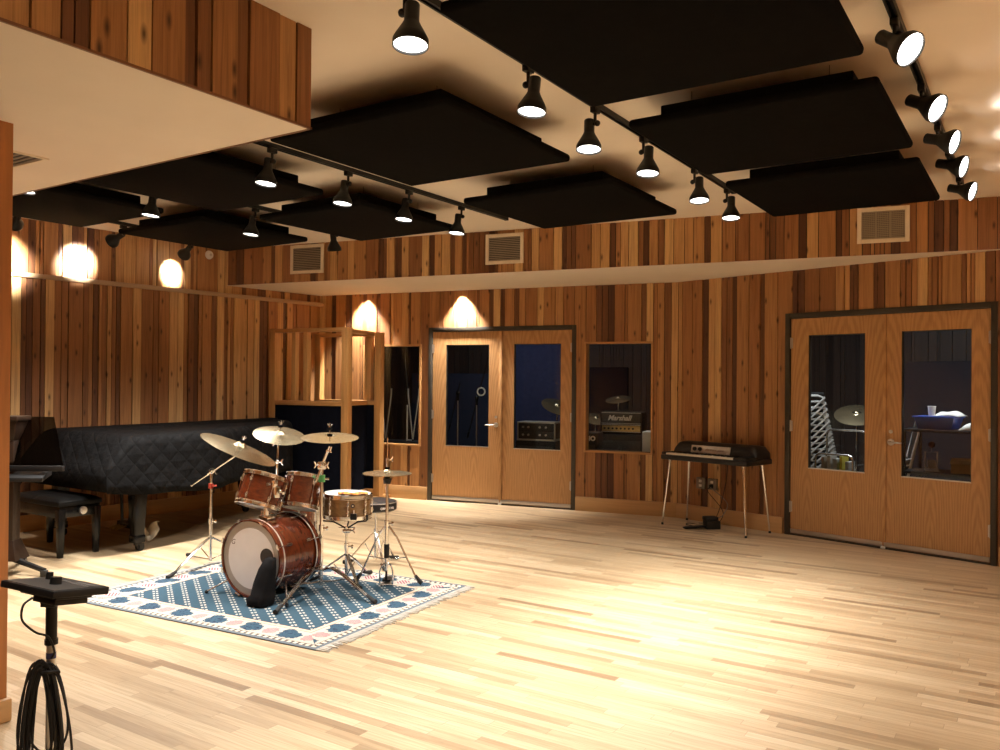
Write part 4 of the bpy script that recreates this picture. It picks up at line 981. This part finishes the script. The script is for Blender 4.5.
# ------------------------------------------------------------------ electric piano on the right wall
WO = V((2.222, 8.558, 0)); WRZ = atan2(-.751, .66)
def epiano():
    root = thing('electric_piano', 'black vintage electric piano on four splayed chrome legs against the wall', 'electric piano', WO, WRZ)
    hw, hd = .515, .235
    tol = plain('black_pebbled_shell', (.016, .015, .014), .42, 0, .15, 40, .3)
    MB().use(tol).box((-hw, -hd, .690), (hw, hd, .742), bev=.012).build('base_tray', parent=root)
    # curved lid with a sloping front and sloping ends
    prof = [(-.045, .7425), (-.030, .80), (-.012, .852), (.02, .872), (.12, .876), (.20, .868), (.228, .84), (.232, .7425)]
    rows = []
    for x, sc in ((-hw + .02, 0), (-hw + .022, .55), (-hw + .06, .93), (-hw + .10, 1), (hw - .10, 1), (hw - .06, .93), (hw - .022, .55), (hw - .02, 0)):
        rows.append([(x, y, .7425 + (z - .7425) * sc) for y, z in prof])
    m = MB().use(tol).grid(rows)
    m.build('lid', parent=root, ang=50)
    for x0, x1 in ((-hw + .004, -hw + .052), (hw - .16, hw - .004)):
        MB().use(tol).box((x0, -hd + .008, .7425), (x1, -.046, .768), bev=.008).build('key_block', parent=root)
    k = MB().use(plain('ivory_keys', (.70, .66, .57), .4, 0, .03)); n = 37; a, b = -hw + .056, hw - .165; w = (b - a) / n
    for i in range(n): k.box((a + i*w + .0006, -hd + .02, .7425), (a + (i+1)*w - .0006, -.048, .760))
    k.build('white_keys', parent=root, smooth=False)
    k = MB().use(M_BLACKP)
    for i in range(n - 1):
        if i % 7 in (0, 1, 3, 4, 5): k.box((a + (i+1)*w - .005, -.150, .7605), (a + (i+1)*w + .005, -.048, .771), bev=.0015)
    k.build('black_keys', parent=root)
    # brushed panel on the sloping face of the lid
    sl = atan2(.852 - .765, .033)
    M = axm((0, -.0325, .808), (0, -.93, .32))
    pa = MB().use(M_GALV).hexa([(-.27,-.048,.764),(.20,-.048,.764),(.20,-.040,.764),(-.27,-.040,.764),(-.27,-.0255,.846),(.20,-.0255,.846),(.20,-.0155,.846),(-.27,-.0155,.846)], .002).build('control_panel', parent=root)
    for x in (-.22, -.155):
        MB().use(M_BLACKP).lathe([(0, 0), (.021, 0), (.019, .016), (0, .017)], axm((x, -.040, .808), (0, -.96, .27)), 18).build('knob', parent=pa)
    text_mesh('electronic piano', .034, plain('panel_print', (.30, .20, .12), .5), 'panel_lettering', pa, orient_text((.02, -.0405, .808), (0, -.965, .265)), shear=.2)
    MB().use(M_WHITE).box((.165, -.052, .768), (.195, -.046, .79), bev=.002).build('pilot_lamp', parent=pa)
    rnd = random.Random(1)
    for sx in (-1, 1):
        for sy in (-1, 1):
            p0 = V((sx * .44, sy * .17, .69)); p1 = V((sx * .50, sy * .215, .012))
            leg = MB().use(M_CHROME).cyl(p0, p1, .0135, .0085).cyl(p0 + V((0,0,-.02)), p0, .022).build('leg', parent=root)
            MB().use(M_RUBBER).cyl((p1.x, p1.y, 0), (p1.x, p1.y, .022), .013, .011).build('rubber_foot', parent=leg)
epiano()
def wl(x, y, z): 
    c, s_ = cos(WRZ), sin(WRZ); return V((WO.x + x*c - y*s_, WO.y + x*s_ + y*c, z))
root = thing('foot_pedal', 'black sustain pedal on the floor under the electric piano', 'pedal', wl(-.05, -.07, 0), WRZ - .6)
MB().use(M_BLACKM).box((-.06, -.02, 0), (.06, .13, .085), bev=.008).build('pedal_housing', parent=root)
MB().use(M_BLACKM).hexa([(-.045,-.24,.004),(.045,-.24,.004),(.045,.0,.022),(-.045,.0,.022),(-.045,-.24,.016),(.045,-.24,.016),(.045,.0,.038),(-.045,.0,.038)], .004).build('treadle', parent=root)
MB().use(M_BLACKP).box((-.055, -.03, .0855), (.055, .11, .125), bev=.012).build('top_cover', parent=root)
op = BEND + d2 * .468; nn = V((d2.y, -d2.x))
q = V((op.x + nn.x * .07, op.y + nn.y * .07, .38))
def cable(name, label, pts, r=.0035, mat=None):
    fine = spline(pts)
    o = MB().use(mat or M_RUBBER).tube(fine, r, 7).build(name); return tag(o, label, 'cable')
cable('power_cable', 'black cable hanging from the electric piano and looping on the floor to its pedal', [wl(.12, .05, .687), wl(.06, .10, .45), wl(-.05, .12, .12), wl(-.16, .10, .006), wl(-.34, .04, .006), wl(-.30, -.06, .006), wl(-.12, -.04, .006), wl(-.04, .03, .03)])
cable('power_lead', 'black power lead plugged into the wall outlet under the electric piano', [q, q + V((nn.x*.03, nn.y*.03, -.04)), wl(-.02, .18, .15), wl(-.10, .17, .006), wl(-.22, .14, .006), wl(-.28, .12, .006)])
cable('signal_cable', 'grey cable hanging from the outlet down to the pedal', [V((op.x + nn.x*.07, op.y + nn.y*.07, .385)) + V((d2.x*.01, d2.y*.01, 0)), wl(.02, .19, .25), wl(.02, .12, .13), wl(.01, .04, .108)], .005, plain('grey_cable', (.25, .22, .18), .6))
# ------------------------------------------------------------------ monitor mixer on a stand, near left
MP = V((-1.283, 2.39, 0))
root = thing('mixer_stand', 'steel pole stand carrying a small monitor mixer, cut off at the lower left', 'stand', MP)
MB().use(M_STEEL).cyl((0, 0, .05), (0, 0, .80), .0125, n=18).build('pole', parent=root)
MB().use(M_BLACKP).cyl((0, 0, .735), (0, 0, .855), .0155, n=18).cyl((0, 0, .735), (0, 0, .75), .018, n=18).build('grip', parent=root)
MB().use(plain('blue_tape', (.03, .035, .12), .6)).cyl((0, 0, .695), (0, 0, .712), .0135, n=18).build('tape_band', parent=root)
MB().use(M_BLACKM).lathe([(0, 0), (.14, 0), (.14, .012), (.10, .028), (.03, .05), (0, .055)], None, 32).build('base', parent=root)
MRZ = atan2(-.122, .216)
MT = Matrix.Translation((.0075, 0, .888)) @ Matrix.Rotation(MRZ, 4, 'Z') @ Matrix.Rotation(radians(-8.4), 4, 'X')
MB().use(M_BLACKM).box((-.022, -.022, .845), (.022, .022, .872), bev=.003).box((-.075, -.055, -.011), (.095, .055, -.0005), MT, bev=.002).box((-.02, -.05, -.028), (.085, .05, -.0112), MT, bev=.003).build('mount_plate', parent=root)
m = MB().use(M_BLACKP).tube(spline([(.0, -.098, .893), (-.012, -.122, .878), (-.018, -.115, .835), (-.008, -.07, .79), (.010, -.034, .765), (.019, -.018, .72), (.010, -.0165, .70)]), .0032, 7); m.build('network_cable', parent=root)
root = thing('monitor_mixer', 'black personal monitor mixer with two knobs, mounted on the near pole stand', 'mixer', MP + V((.0075, .0, .888)), MRZ)
root.rotation_euler = (radians(-8.4), 0, MRZ)
hx, hy = .125, .085
MB().use(M_BLACKP).hexa([(-hx,-hy,0),(hx,-hy,.0),(hx,hy,0),(-hx,hy,0),(-hx,-hy,.019),(hx,-hy,.019),(hx,hy,.022),(-hx,hy,.022)], .003).build('case', parent=root)
MB().use(plain('dark_grey_panel', (.035, .034, .032), .45)).hexa([(-hx+.008,-hy+.006,.0186),(hx-.008,-hy+.006,.0186),(hx-.008,hy-.008,.0215),(-hx+.008,hy-.008,.0215),(-hx+.008,-hy+.006,.0205),(hx-.008,-hy+.006,.0205),(hx-.008,hy-.008,.0235),(-hx+.008,hy-.008,.0235)]).build('face_plate', parent=root)
for x, y, r in ((-.075, .028, .0105), (.018, -.012, .0165)):
    z = .0215 + y * .022; MB().use(M_BLACKP).cyl((x, y, z - .002), (x, y, z + .020), r, r * .92, n=20).build('knob', parent=root)
m = MB().use(plain('grey_button', (.18, .17, .16), .5))
for i in range(8):
    for j in range(2):
        x = .035 + .010 * i; y = .02 + .02 * j; z = .0215 + y * .022; m.box((x, y, z), (x + .006, y + .010, z + .003), bev=.0008)
for i in range(5): m.box((-.05 + .014*i, .03, .0225), (-.042 + .014*i, .038, .0255), bev=.0008)
m.build('channel_buttons', parent=root)
def coil():
    rg = random.Random(4); m = MB().use(M_RUBBER); L = []
    top = V((0, 0, .672))
    for k in range(13):
        a = .030 + rg.uniform(0, .05); h = .20 + rg.uniform(-.05, .05); ox = rg.uniform(-.022, .014) - .008; oy = rg.uniform(-.03, -.016); tw = rg.uniform(-.5, .5)
        pts = []
        for i in range(33):
            t = 2*pi*i/32; w = a * sin(t) * (1 - .35 * cos(t)); z = -h * (1 - cos(t)) * .5 * 1.6
            pts.append((ox + w * cos(tw*.4), oy + w * sin(tw*.4) + .004 * sin(3*t), .675 + z + .006 * k * .3))
        m.tube(pts, .0036, 6)
    m.tube([(-.03, -.02, .66), (0, .02, .668), (.03, -.015, .66), (0, -.03, .665)], .006, 6, closed=True)
    o = m.build('cable_coil'); o.location = MP; tag(o, 'black coil of cable hanging on the near pole stand', 'cable')
coil()
# ------------------------------------------------------------------ booths behind the glass
d1 = (BEND - W1a).normalized(); n1 = V((-d1.y, d1.x)); n2 = V((-d2.y, d2.x))
RZ1 = atan2(d1.y, d1.x); RZ2 = atan2(d2.y, d2.x)
def b1(s_, y, z=0): p = W1a + d1 * s_ + n1 * y; return V((p.x, p.y, z))
def b2(s_, y, z=0): p = BEND + d2 * s_ + n2 * y; return V((p.x, p.y, z))
def v2(p): return V((p.x, p.y))
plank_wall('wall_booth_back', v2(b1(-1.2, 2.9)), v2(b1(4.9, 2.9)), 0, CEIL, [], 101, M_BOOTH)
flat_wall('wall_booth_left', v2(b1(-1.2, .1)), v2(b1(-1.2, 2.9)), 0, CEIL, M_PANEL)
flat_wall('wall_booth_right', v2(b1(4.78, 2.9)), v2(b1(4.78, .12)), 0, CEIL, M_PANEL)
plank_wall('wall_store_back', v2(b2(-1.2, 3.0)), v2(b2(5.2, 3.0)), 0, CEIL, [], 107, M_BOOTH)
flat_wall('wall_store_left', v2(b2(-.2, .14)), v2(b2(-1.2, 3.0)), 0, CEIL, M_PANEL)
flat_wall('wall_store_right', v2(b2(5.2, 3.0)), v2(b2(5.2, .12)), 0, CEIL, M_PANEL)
def wallpanel(label, P, rz, w, z0, z1, mat):
    root = thing('wall_panel', label, 'acoustic panel', (P.x, P.y, z0), rz)
    MB().use(mat).box((0, -.06, 0), (w, -.0005, z1 - z0), bev=.012).build('fabric_face', parent=root)
    MB().use(M_BLACKM).box((.05, -.0004, .05), (w - .05, .0004, z1 - z0 - .05)).build('back_board', parent=root)
wallpanel('blue fabric panel on the booth wall seen through the right leaf of the left doors', b1(1.25, 2.899), RZ1, 1.35, .3, 2.6, M_BLUEPANEL)
wallpanel('dark blue fabric panel low on the booth wall seen through the left leaf of the left doors', b1(-.15, 2.899), RZ1, 1.38, .3, 1.62, plain('dark_blue_fabric', (.014, .018, .04), .9, 0, .1, 20))
wallpanel('black fabric panel low on the booth wall behind the amplifier window', b1(2.75, 2.899), RZ1, .75, .3, 1.72, M_PANEL)
wallpanel('navy fabric panel on the store room wall seen through the right leaf of the right doors', b2(.9, 2.999), RZ2, 1.5, .3, 1.78, plain('navy_fabric', (.007, .009, .018), .9, 0, .1, 20))
def boom_stand(label, P, h, rz, e0, e1, ring=None):
    root = thing('microphone_stand', label, 'stand', P, rz)
    MB().use(M_STEEL).cyl((0, 0, .10), (0, 0, h), .008, n=10).build('pole', parent=root)
    for k in range(3):
        t = 2*pi*k/3; MB().use(M_BLACKM).tube([(0, 0, .13), (.28*cos(t), .28*sin(t), .012)], .008, 6).build('leg', parent=root)
    MB().use(M_BLACKM).tube([e0, e1], .008, 8).cyl(e0, V(e0) + (V(e1) - V(e0)).normalized() * .09, .014).build('boom', parent=root)
    MB().use(M_BLACKM).cyl((0, 0, h - .10), (0, 0, h + .03), .018, n=10).ball((0, 0, h), .03, 10).build('clutch', parent=root)
    if ring: MB().use(M_WHITE).torus(ring, (.2, -1, .1), .05, .010, 28).build('pop_filter', parent=root)
boom_stand('microphone stand with a short drooping boom, left in the left door window', b1(1.80, .55), 1.34, RZ1, (-.13, 0, .85), (.03, 0, 1.48))
boom_stand('microphone stand with a long steep boom and a white ring behind the left doors', b1(1.98, .75), 1.28, RZ1, (-.13, -.01, .74), (.22, .02, 2.05), (.085, -.05, 1.36))
def mini_cym_stand(label, P, z, R, nrm=(0, 0, 1), lab2=''):
    root = thing('cymbal_stand', label, 'stand', P)
    MB().use(M_CHROME).cyl((0, 0, .05), (0, 0, z + .03), .010, n=10).build('pole', parent=root)
    for k in range(3):
        t = 2*pi*k/3 + .4; MB().use(M_CHROME).tube([(0, 0, .30), (.26*cos(t), .26*sin(t), .012)], .007, 6).build('leg', parent=root)
    MB().use(M_FELT).cyl((0, 0, z + .022), (0, 0, z + .04), .016).build('felt', parent=root)
    cymbal(lab2, P + V((0, 0, z)), nrm, R)
mini_cym_stand('cymbal stand behind the equipment rack in the booth', b1(2.90, 1.35), 1.16, .22, (.25, -.45, .9), 'cymbal tipped toward the glass above the equipment rack in the booth')
mini_cym_stand('cymbal stand in the booth, behind the one over the equipment rack', b1(3.02, 1.75), 1.33, .2, (.05, -.02, 1), 'flat cymbal edge-on above the tipped one in the right leaf of the left doors')
mini_cym_stand('cymbal stand behind the amplifier head in the booth', b1(3.72, 1.45), 1.27, .17, (-.15, -.25, .95), 'cymbal above the amplifier head in the booth window')
mini_cym_stand('low cymbal stand left of the amplifier head in the booth', b1(3.50, 1.15), 1.02, .17, (.1, -.4, .9), 'low cymbal left of the amplifier head in the booth window')
def box_amp(name, label, cat, P, rz, w, d, h, legs=True):
    root = thing(name, label, cat, P, rz)
    MB().use(plain('black_tolex', (.016, .015, .014), .6, 0, .2, 60, .3)).box((-w/2, -d/2, .008), (w/2, d/2, h), bev=.012).build('cabinet', parent=root)
    for sx in (-1, 1):
        for sy in (-1, 1): MB().use(M_RUBBER).cyl((sx*(w/2-.04), sy*(d/2-.04), 0), (sx*(w/2-.04), sy*(d/2-.04), .0085), .015, n=10).build('rubber_foot', parent=root)
    return root
M_GRILL = plain('grey_grille_cloth', (.06, .055, .048), .85, 0, .25, 80); M_GOLD = plain('gold_trim', (.50, .36, .14), .35, .8)
SA = b1(4.0, .62)
root = box_amp('speaker_cabinet', 'black guitar speaker cabinet under the amplifier head in the booth window', 'speaker', SA, RZ1, .56, .32, .87)
MB().use(M_GRILL).box((-.25, -.168, .06), (.25, -.1605, .80), bev=.003).build('grille_cloth', parent=root)
root = box_amp('amplifier_head', 'black guitar amplifier head with white script lettering in the booth window', 'amplifier', SA + V((.0, 0, .8705)), RZ1, .52, .24, .27)
MB().use(M_GRILL).box((-.235, -.127, .135), (.235, -.1205, .25), bev=.002).build('grille_cloth', parent=root)
MB().use(M_GOLD).box((-.235, -.126, .035), (.235, -.1205, .105), bev=.002).build('control_panel', parent=root)
m = MB().use(M_WHITE)
for z in (.028, .112, .128, .256): m.box((-.24, -.1275, z), (.24, -.1205, z + .005))
m.build('piping', parent=root)
m = MB().use(M_BLACKP)
for i in range(8): m.cyl((-.20 + .05*i, -.126, .07), (-.20 + .05*i, -.142, .07), .012, n=12)
m.build('knobs', parent=root)['kind'] = 'stuff'
text_mesh('Marshall', .085, M_WHITE, 'script_logo', root, orient_text((-.02, -.129, .195), (0, -1, 0)), shear=.35, bold=.003)
MB().use(M_BLACKP).box((-.09, -.02, .2701), (.09, .02, .285), bev=.006).build('handle', parent=root)
root = box_amp('combo_amplifier', 'dark combo amplifier with white lettering at the left of the booth window', 'amplifier', b1(3.64, .285), RZ1, .34, .24, .90)
MB().use(M_GRILL).box((-.14, -.128, .10), (.14, -.1205, .76), bev=.003).build('grille_cloth', parent=root)
text_mesh('OLMO', .075, M_WHITE, 'front_lettering', root, orient_text((.03, -.1215, .83), (0, -1, 0)), bold=.004)
root = box_amp('white_speaker', 'white box standing at the right edge of the booth window', 'speaker', b1(4.42, .34), RZ1, .20, .22, .93)
root.children[0].data.materials[0] = M_WHITE
RK = b1(2.96, .52)
root = box_amp('bass_cabinet', 'black speaker cabinet under the silver equipment rack in the booth', 'speaker', RK, RZ1, .52, .36, .765)
MB().use(M_GRILL).box((-.23, -.188, .06), (.23, -.1805, .70), bev=.003).build('grille_cloth', parent=root)
root = thing('equipment_rack', 'silver-edged equipment rack case on a black cabinet in the right leaf of the left doors', 'rack', RK + V((0, 0, .7655)), RZ1)
MB().use(M_BLACKM).box((-.235, -.14, .02), (.235, .15, .215), bev=.004).build('case', parent=root)
m = MB().use(M_GALV)
for lo, hi in (((-.25, -.16, 0), (.25, .16, .019)), ((-.25, -.16, .216), (.25, .16, .232)), ((-.25, -.16, .019), (-.236, -.13, .216)), ((.236, -.16, .019), (.25, -.13, .216)), ((-.25, .13, .019), (-.236, .16, .216)), ((.236, .13, .019), (.25, .16, .216))): m.box(lo, hi, bev=.003)
m.build('aluminium_edges', parent=root)
for z in (.03, .125):
    u_ = MB().use(plain('rack_face', (.03, .03, .03), .4)).box((-.225, -.15, z), (.225, -.141, z + .085), bev=.002).build('rack_unit', parent=root)
    m = MB().use(M_STEEL)
    for x in (-.17, -.1, .05, .13): m.cyl((x, -.150, z + .042), (x, -.165, z + .042), .013, n=12)
    m.build('dials', parent=u_)['kind'] = 'stuff'
# folded stands behind the narrow window, standing on a flight case
CS = b1(.86, .50)
root = box_amp('flight_case', 'black flight case behind the narrow left window', 'case', CS, RZ1, 1.1, .36, .69)
MB().use(M_GALV).box((-.55, -.183, .64), (.55, -.1805, .67)).build('metal_edge', parent=root)
for x, lab in ((-.12, 'left V-shaped grey folded stand behind the narrow window'), (.30, 'right V-shaped grey folded stand behind the narrow window')):
    root = thing('folded_stand', lab, 'stand', CS + V((d1.x * x, d1.y * x, .6905)), RZ1)
    g = plain('grey_tube', (.60, .58, .53), .4, .3)
    for e, nm in ((-.075, 'leg'), (.085, 'leg')): MB().use(g).tube([(0, 0, .012), (e, .0, .62), (e * 1.02, 0, .70)], .0095, 8).build(nm, parent=root)
    MB().use(g).tube([(-.105, .03, .0), (-.105, .03, .48)], .012, 8).tube([(-.105, .03, .012), (0, 0, .012)], .008, 8).build('pole', parent=root)
    MB().use(M_BLACKP).tube([(-.075, 0, .64), (-.14, .01, 1.1)], .009, 8).build('tip', parent=root)
    MB().use(M_BLACKP).ball((0, 0, .014), .0138, 8).build('hinge_joint', parent=root)
# store room behind the right doors: stacked chairs, trolley, shelf of things
def chair_proto():
    root = thing('stacking_chair', 'chrome-framed black chair in the stack behind the right doors', 'chair')
    g = plain('bright_chair_tube', (.70, .70, .68), .25, .45)
    for sx in (-1, 1):
        MB().use(g).tube([(sx*.22, -.20, .0), (sx*.22, -.17, .20), (sx*.22, -.15, .42), (sx*.22, -.10, .445), (sx*.22, .12, .44), (sx*.22, .20, .46), (sx*.22, .24, .62), (sx*.22, .29, .84)], .011, 8).build('side_frame', parent=root)
        MB().use(g).tube([(sx*.235, -.17, .425), (sx*.235, .05, .20), (sx*.235, .27, .0)], .011, 8).build('rear_leg', parent=root)
    MB().use(M_BLACKP).box((-.21, -.16, .447), (.21, .17, .475), bev=.012).build('seat', parent=root)
    MB().use(M_BLACKP).hexa([(-.21,.235,.64),(.21,.235,.64),(.21,.255,.64),(-.21,.255,.64),(-.21,.28,.84),(.21,.28,.84),(.21,.30,.84),(-.21,.30,.84)], .008).build('backrest', parent=root)
    return root
cp = None
for si, (s_, y, n, rz, lab) in enumerate(((1.28, .88, 16, 1.20, 'chrome-framed black chair in the tall stack at the left of the right doors'), (1.87, .86, 6, 1.20 + pi, 'chrome-framed black chair in the shorter stack between the two right door windows'))):
    for k in range(n):
        if cp is None: cp = chair_proto(); r = cp
        else: r = copy_tree(cp)
        off = V((cos(rz + pi/2), sin(rz + pi/2), 0)) * (.012 * k); P = b2(s_, y)
        r.location = P + off + V((0, 0, .062 * k)); r.rotation_euler = (0, 0, rz); r['label'] = lab; r['group'] = 'chairs in the ' + ('tall' if si == 0 else 'shorter') + ' stack'
CT = b2(1.655, .42)
root = thing('wire_trolley', 'chrome hoop trolley with books in it behind the left leaf of the right doors', 'trolley', CT, RZ2)
g = plain('grey_chrome_tube', (.45, .44, .42), .25, .9)
def hoop(w, y, h, r=.05): return [(-w, y, .06)] + [(-w + r - r*cos(t), y, h - r + r*sin(t)) for t in (0, .4, .8, 1.2, pi/2)] + [(w - r + r*sin(t), y, h - r + r*cos(t)) for t in (0, .4, .8, 1.2, pi/2)] + [(w, y, .06)]
MB().use(g).tube(hoop(.20, .13, 1.03), .011, 8).build('rear_hoop', parent=root)
MB().use(g).tube(hoop(.19, -.13, .80), .011, 8).build('front_hoop', parent=root)
m = MB().use(g)
for z in (.55, .30): m.box((-.19, -.13, z), (.19, .13, z + .012))
for x in (-.19, .19):
    for z in (.30, .55, .70): m.tube([(x, -.13, z), (x, .13, z)], .006, 6)
m.build('shelf', parent=root)
for x in (-.19, .19):
    for y in (-.13, .13): MB().use(M_RUBBER).cyl((x - .012, y, .03), (x + .012, y, .03), .03, n=16).use(g).cyl((x, y, .03), (x, y, .07), .008, n=8).build('caster', parent=root)
for i, (c_, w, h, lab) in enumerate((((.30, .24, .16), .03, .20, 'tan book at the left end of the trolley row'), ((.42, .38, .32), .035, .22, 'pale grey book second in the trolley row'), ((.32, .33, .30), .045, .19, 'thick grey book in the middle of the trolley row'), ((.50, .42, .05), .028, .22, 'yellow book in the trolley row'), ((.30, .28, .25), .035, .17, 'short dark grey book at the right end of the trolley row'))):
    x = -.14 + .062 * i; P = CT + V((d2.x * x, d2.y * x, .5625)); root = thing('book', lab, 'book', P, RZ2, 'books on the chrome trolley')
    MB().use(plain('book_cloth', c_, .7)).box((-w/2, -.08, 0), (-w/2 + .003, .06, h)).box((w/2 - .003, -.08, 0), (w/2, .06, h)).box((-w/2 + .003, -.08, 0), (w/2 - .003, -.077, h)).build('cover', parent=root, smooth=False)
    MB().use(M_WHITE).box((-w/2 + .0031, -.0769, .003), (w/2 - .0031, .055, h - .004)).build('pages', parent=root, smooth=False)
mini_cym_stand('cymbal stand behind the chairs in the store room', b2(1.42, 1.30), 1.16, .23, (-.2, -.42, .9), 'pale cymbal tipped toward the glass beside the stacked chairs')
SH = b2(2.60, .64)
root = thing('storage_shelf', 'black open shelf holding a blue bin and papers behind the right doors', 'shelf', SH, RZ2)
for z, nm in ((1.055, 'top_board'), (.66, 'shelf_board'), (.25, 'shelf_board')): MB().use(M_BLACKP).box((-.36, -.20, z), (.42, .22, z + .025), bev=.003).build(nm, parent=root)
for x in (-.34, .40):
    for y in (-.18, .20): MB().use(M_BLACKM).box((x - .012, y - .012, 0), (x + .012, y + .012, 1.0545)).build('upright', parent=root)
root = thing('storage_bin', 'blue plastic bin full of white things on the black shelf', 'bin', SH + V((d2.x * -.10, d2.y * -.10, 1.0805)), RZ2)
MB().use(M_BLUEPL).hexa([(-.15,-.10,0),(.15,-.10,0),(.15,.10,0),(-.15,.10,0),(-.18,-.13,.12),(.18,-.13,.12),(.18,.13,.12),(-.18,.13,.12)], .006).box((-.19, -.14, .108), (.19, .14, .122), bev=.004).build('tub', parent=root)
root = thing('paper_cup', 'white cup standing in the blue bin', 'cup', SH + V((d2.x * -.16, d2.y * -.16, 1.203)), RZ2)
MB().use(M_WHITE).lathe([(0, 0), (.028, 0), (.036, .09), (.034, .09), (.027, .006), (0, .006)], None, 20).build('cup_wall', parent=root)
MB().use(M_WHITE).torus((0, 0, .09), (0, 0, 1), .0355, .003).build('rim', parent=root)
def crumple(name, label, cat, P, rz, w, d, h, mat, seed):
    rg = random.Random(seed); rows = []
    f1, f2, f3 = rg.uniform(4, 7), rg.uniform(5, 8), rg.uniform(0, 6)
    for i in range(15):
        u = i / 14; rows.append([((u - .5) * w, (j/10 - .5) * d, .004 + h * (1 - (2*u-1)**2) * (1 - (j/5-1)**4) * (.6 + .4 * sin(u*f1 + f3) * cos(j*.1*f2))) for j in range(11)])
    o = MB().use(mat).grid(rows).build(name, ang=70); o.location = P; o.rotation_euler = (0, 0, rz)
    s_ = o.modifiers.new('thickness', 'SOLIDIFY'); s_.thickness = .003; s_.offset = 1
    return tag(o, label, cat)
crumple('white_cloth', 'white cloth heaped in the blue bin', 'cloth', SH + V((d2.x * -.0, d2.y * -.0, 1.203)), RZ2, .24, .2, .06, M_WHITE, 1)
crumple('paper_sheet', 'white papers heaped on the shelf right of the blue bin', 'paper', SH + V((d2.x * .26, d2.y * .26, 1.081)), RZ2, .28, .3, .15, M_WHITE, 2)
root = thing('cardboard_box', 'open brown cardboard box on the middle board of the black shelf', 'box', SH + V((d2.x * .14, d2.y * .14, .6855)), RZ2 + .3)
m = MB().use(M_CARD)
for lo, hi in (((-.12, -.09, 0), (.12, .09, .004)), ((-.12, -.09, .004), (-.116, .09, .13)), ((.116, -.09, .004), (.12, .09, .13)), ((-.116, -.09, .004), (.116, -.086, .13)), ((-.116, .086, .004), (.116, .09, .13))): m.box(lo, hi)
m.build('box_walls', parent=root, smooth=False)
MB().use(M_CARD).hexa([(-.12,-.094,.126),(.12,-.094,.126),(.12,-.090,.126),(-.12,-.090,.126),(-.13,-.15,.09),(.13,-.15,.09),(.13,-.147,.09),(-.13,-.147,.09)]).build('flap', parent=root, smooth=False)
root = thing('drum_pedal', 'chrome and brown drum pedal on the middle board of the black shelf', 'pedal', SH + V((d2.x * -.16, d2.y * -.16, .6855)), RZ2 + .4)
MB().use(M_STEEL).box((-.06, -.10, 0), (.06, .10, .008), bev=.002).tube([(-.05, .07, .008), (-.05, .07, .17), (.05, .07, .17), (.05, .07, .008)], .007, 8).build('frame', parent=root)
MB().use(M_STEEL).hexa([(-.035,-.10,.02),(.035,-.10,.02),(.035,.06,.09),(-.035,.06,.09),(-.035,-.10,.028),(.035,-.10,.028),(.035,.06,.098),(-.035,.06,.098)], .003).build('foot_board', parent=root)
MB().use(M_STEEL).cyl((0, .07, .17), (0, .0, .24), .004, n=8).use(plain('brown_felt', (.16, .05, .03), .9)).ball((0, -.01, .245), .03, 10).build('beater', parent=root)
root = thing('spring_clamp', 'yellow clamp hanging below the middle shelf board', 'clamp', SH + V((d2.x * -.10, d2.y * -.10, .2755)), RZ2)
MB().use(M_YELLOW).hexa([(-.02,-.17,.0),(.02,-.17,.0),(.02,-.14,.0),(-.02,-.14,.0),(-.06,-.17,.30),(-.02,-.17,.30),(-.02,-.14,.30),(-.06,-.14,.30)], .005).build('jaw', parent=root)
MB().use(M_YELLOW).hexa([(.02,-.17,.0),(.06,-.17,.0),(.06,-.14,.0),(.02,-.14,.0),(-.03,-.17,.22),(.01,-.17,.22),(.01,-.14,.22),(-.03,-.14,.22)], .005).build('handle', parent=root)
def area(P, en, col, sz):
    L = bpy.data.lights.new('booth_light', 'AREA'); L.energy = en; L.color = col; L.size = sz; o = bpy.data.objects.new('booth_light', L); COL.objects.link(o); o.location = P; return o
area(b1(1.9, 1.2, 2.95), 16, (.85, .9, 1), .5); area(b1(3.9, .45, 2.95), 14, (1, .96, .9), .4)
area(b2(1.4, .5, 2.95), 40, (.95, .97, 1), .3); area(b2(2.6, .35, 2.95), 30, (.95, .97, 1), .3)
# ------------------------------------------------------------------ camera, world, view
cam = bpy.data.cameras.new('camera'); co = bpy.data.objects.new('camera', cam); COL.objects.link(co)
F, PT, RO = 830.0, .0074, .0078
fw = V((0, cos(PT), sin(PT))); u0 = V((0, -sin(PT), cos(PT))); r0 = V((1, 0, 0))
rt = cos(RO) * r0 + sin(RO) * u0; up = -sin(RO) * r0 + cos(RO) * u0
M = Matrix((rt, up, -fw)).transposed().to_4x4(); M.translation = V((0, 0, 1.5)); co.matrix_world = M
cam.sensor_width = 36; cam.lens = 36 * F / 1000; cam.clip_start = .05; cam.clip_end = 60
scene.camera = co
w = bpy.data.worlds.new('world'); scene.world = w; w.use_nodes = True
w.node_tree.nodes['Background'].inputs[0].default_value = (1, .85, .7, 1); w.node_tree.nodes['Background'].inputs[1].default_value = .01
vs = scene.view_settings; vs.view_transform = 'Standard'; vs.look = 'None'; vs.gamma = 1; vs.use_curve_mapping = False; vs.exposure = 0.3
scene.cycles.use_denoising = True
scene.cycles.max_bounces = 10; scene.cycles.diffuse_bounces = 6; scene.cycles.glossy_bounces = 4; scene.cycles.transparent_max_bounces = 12
scene.cycles.sample_clamp_indirect = 6; scene.cycles.caustics_reflective = False; scene.cycles.caustics_refractive = False
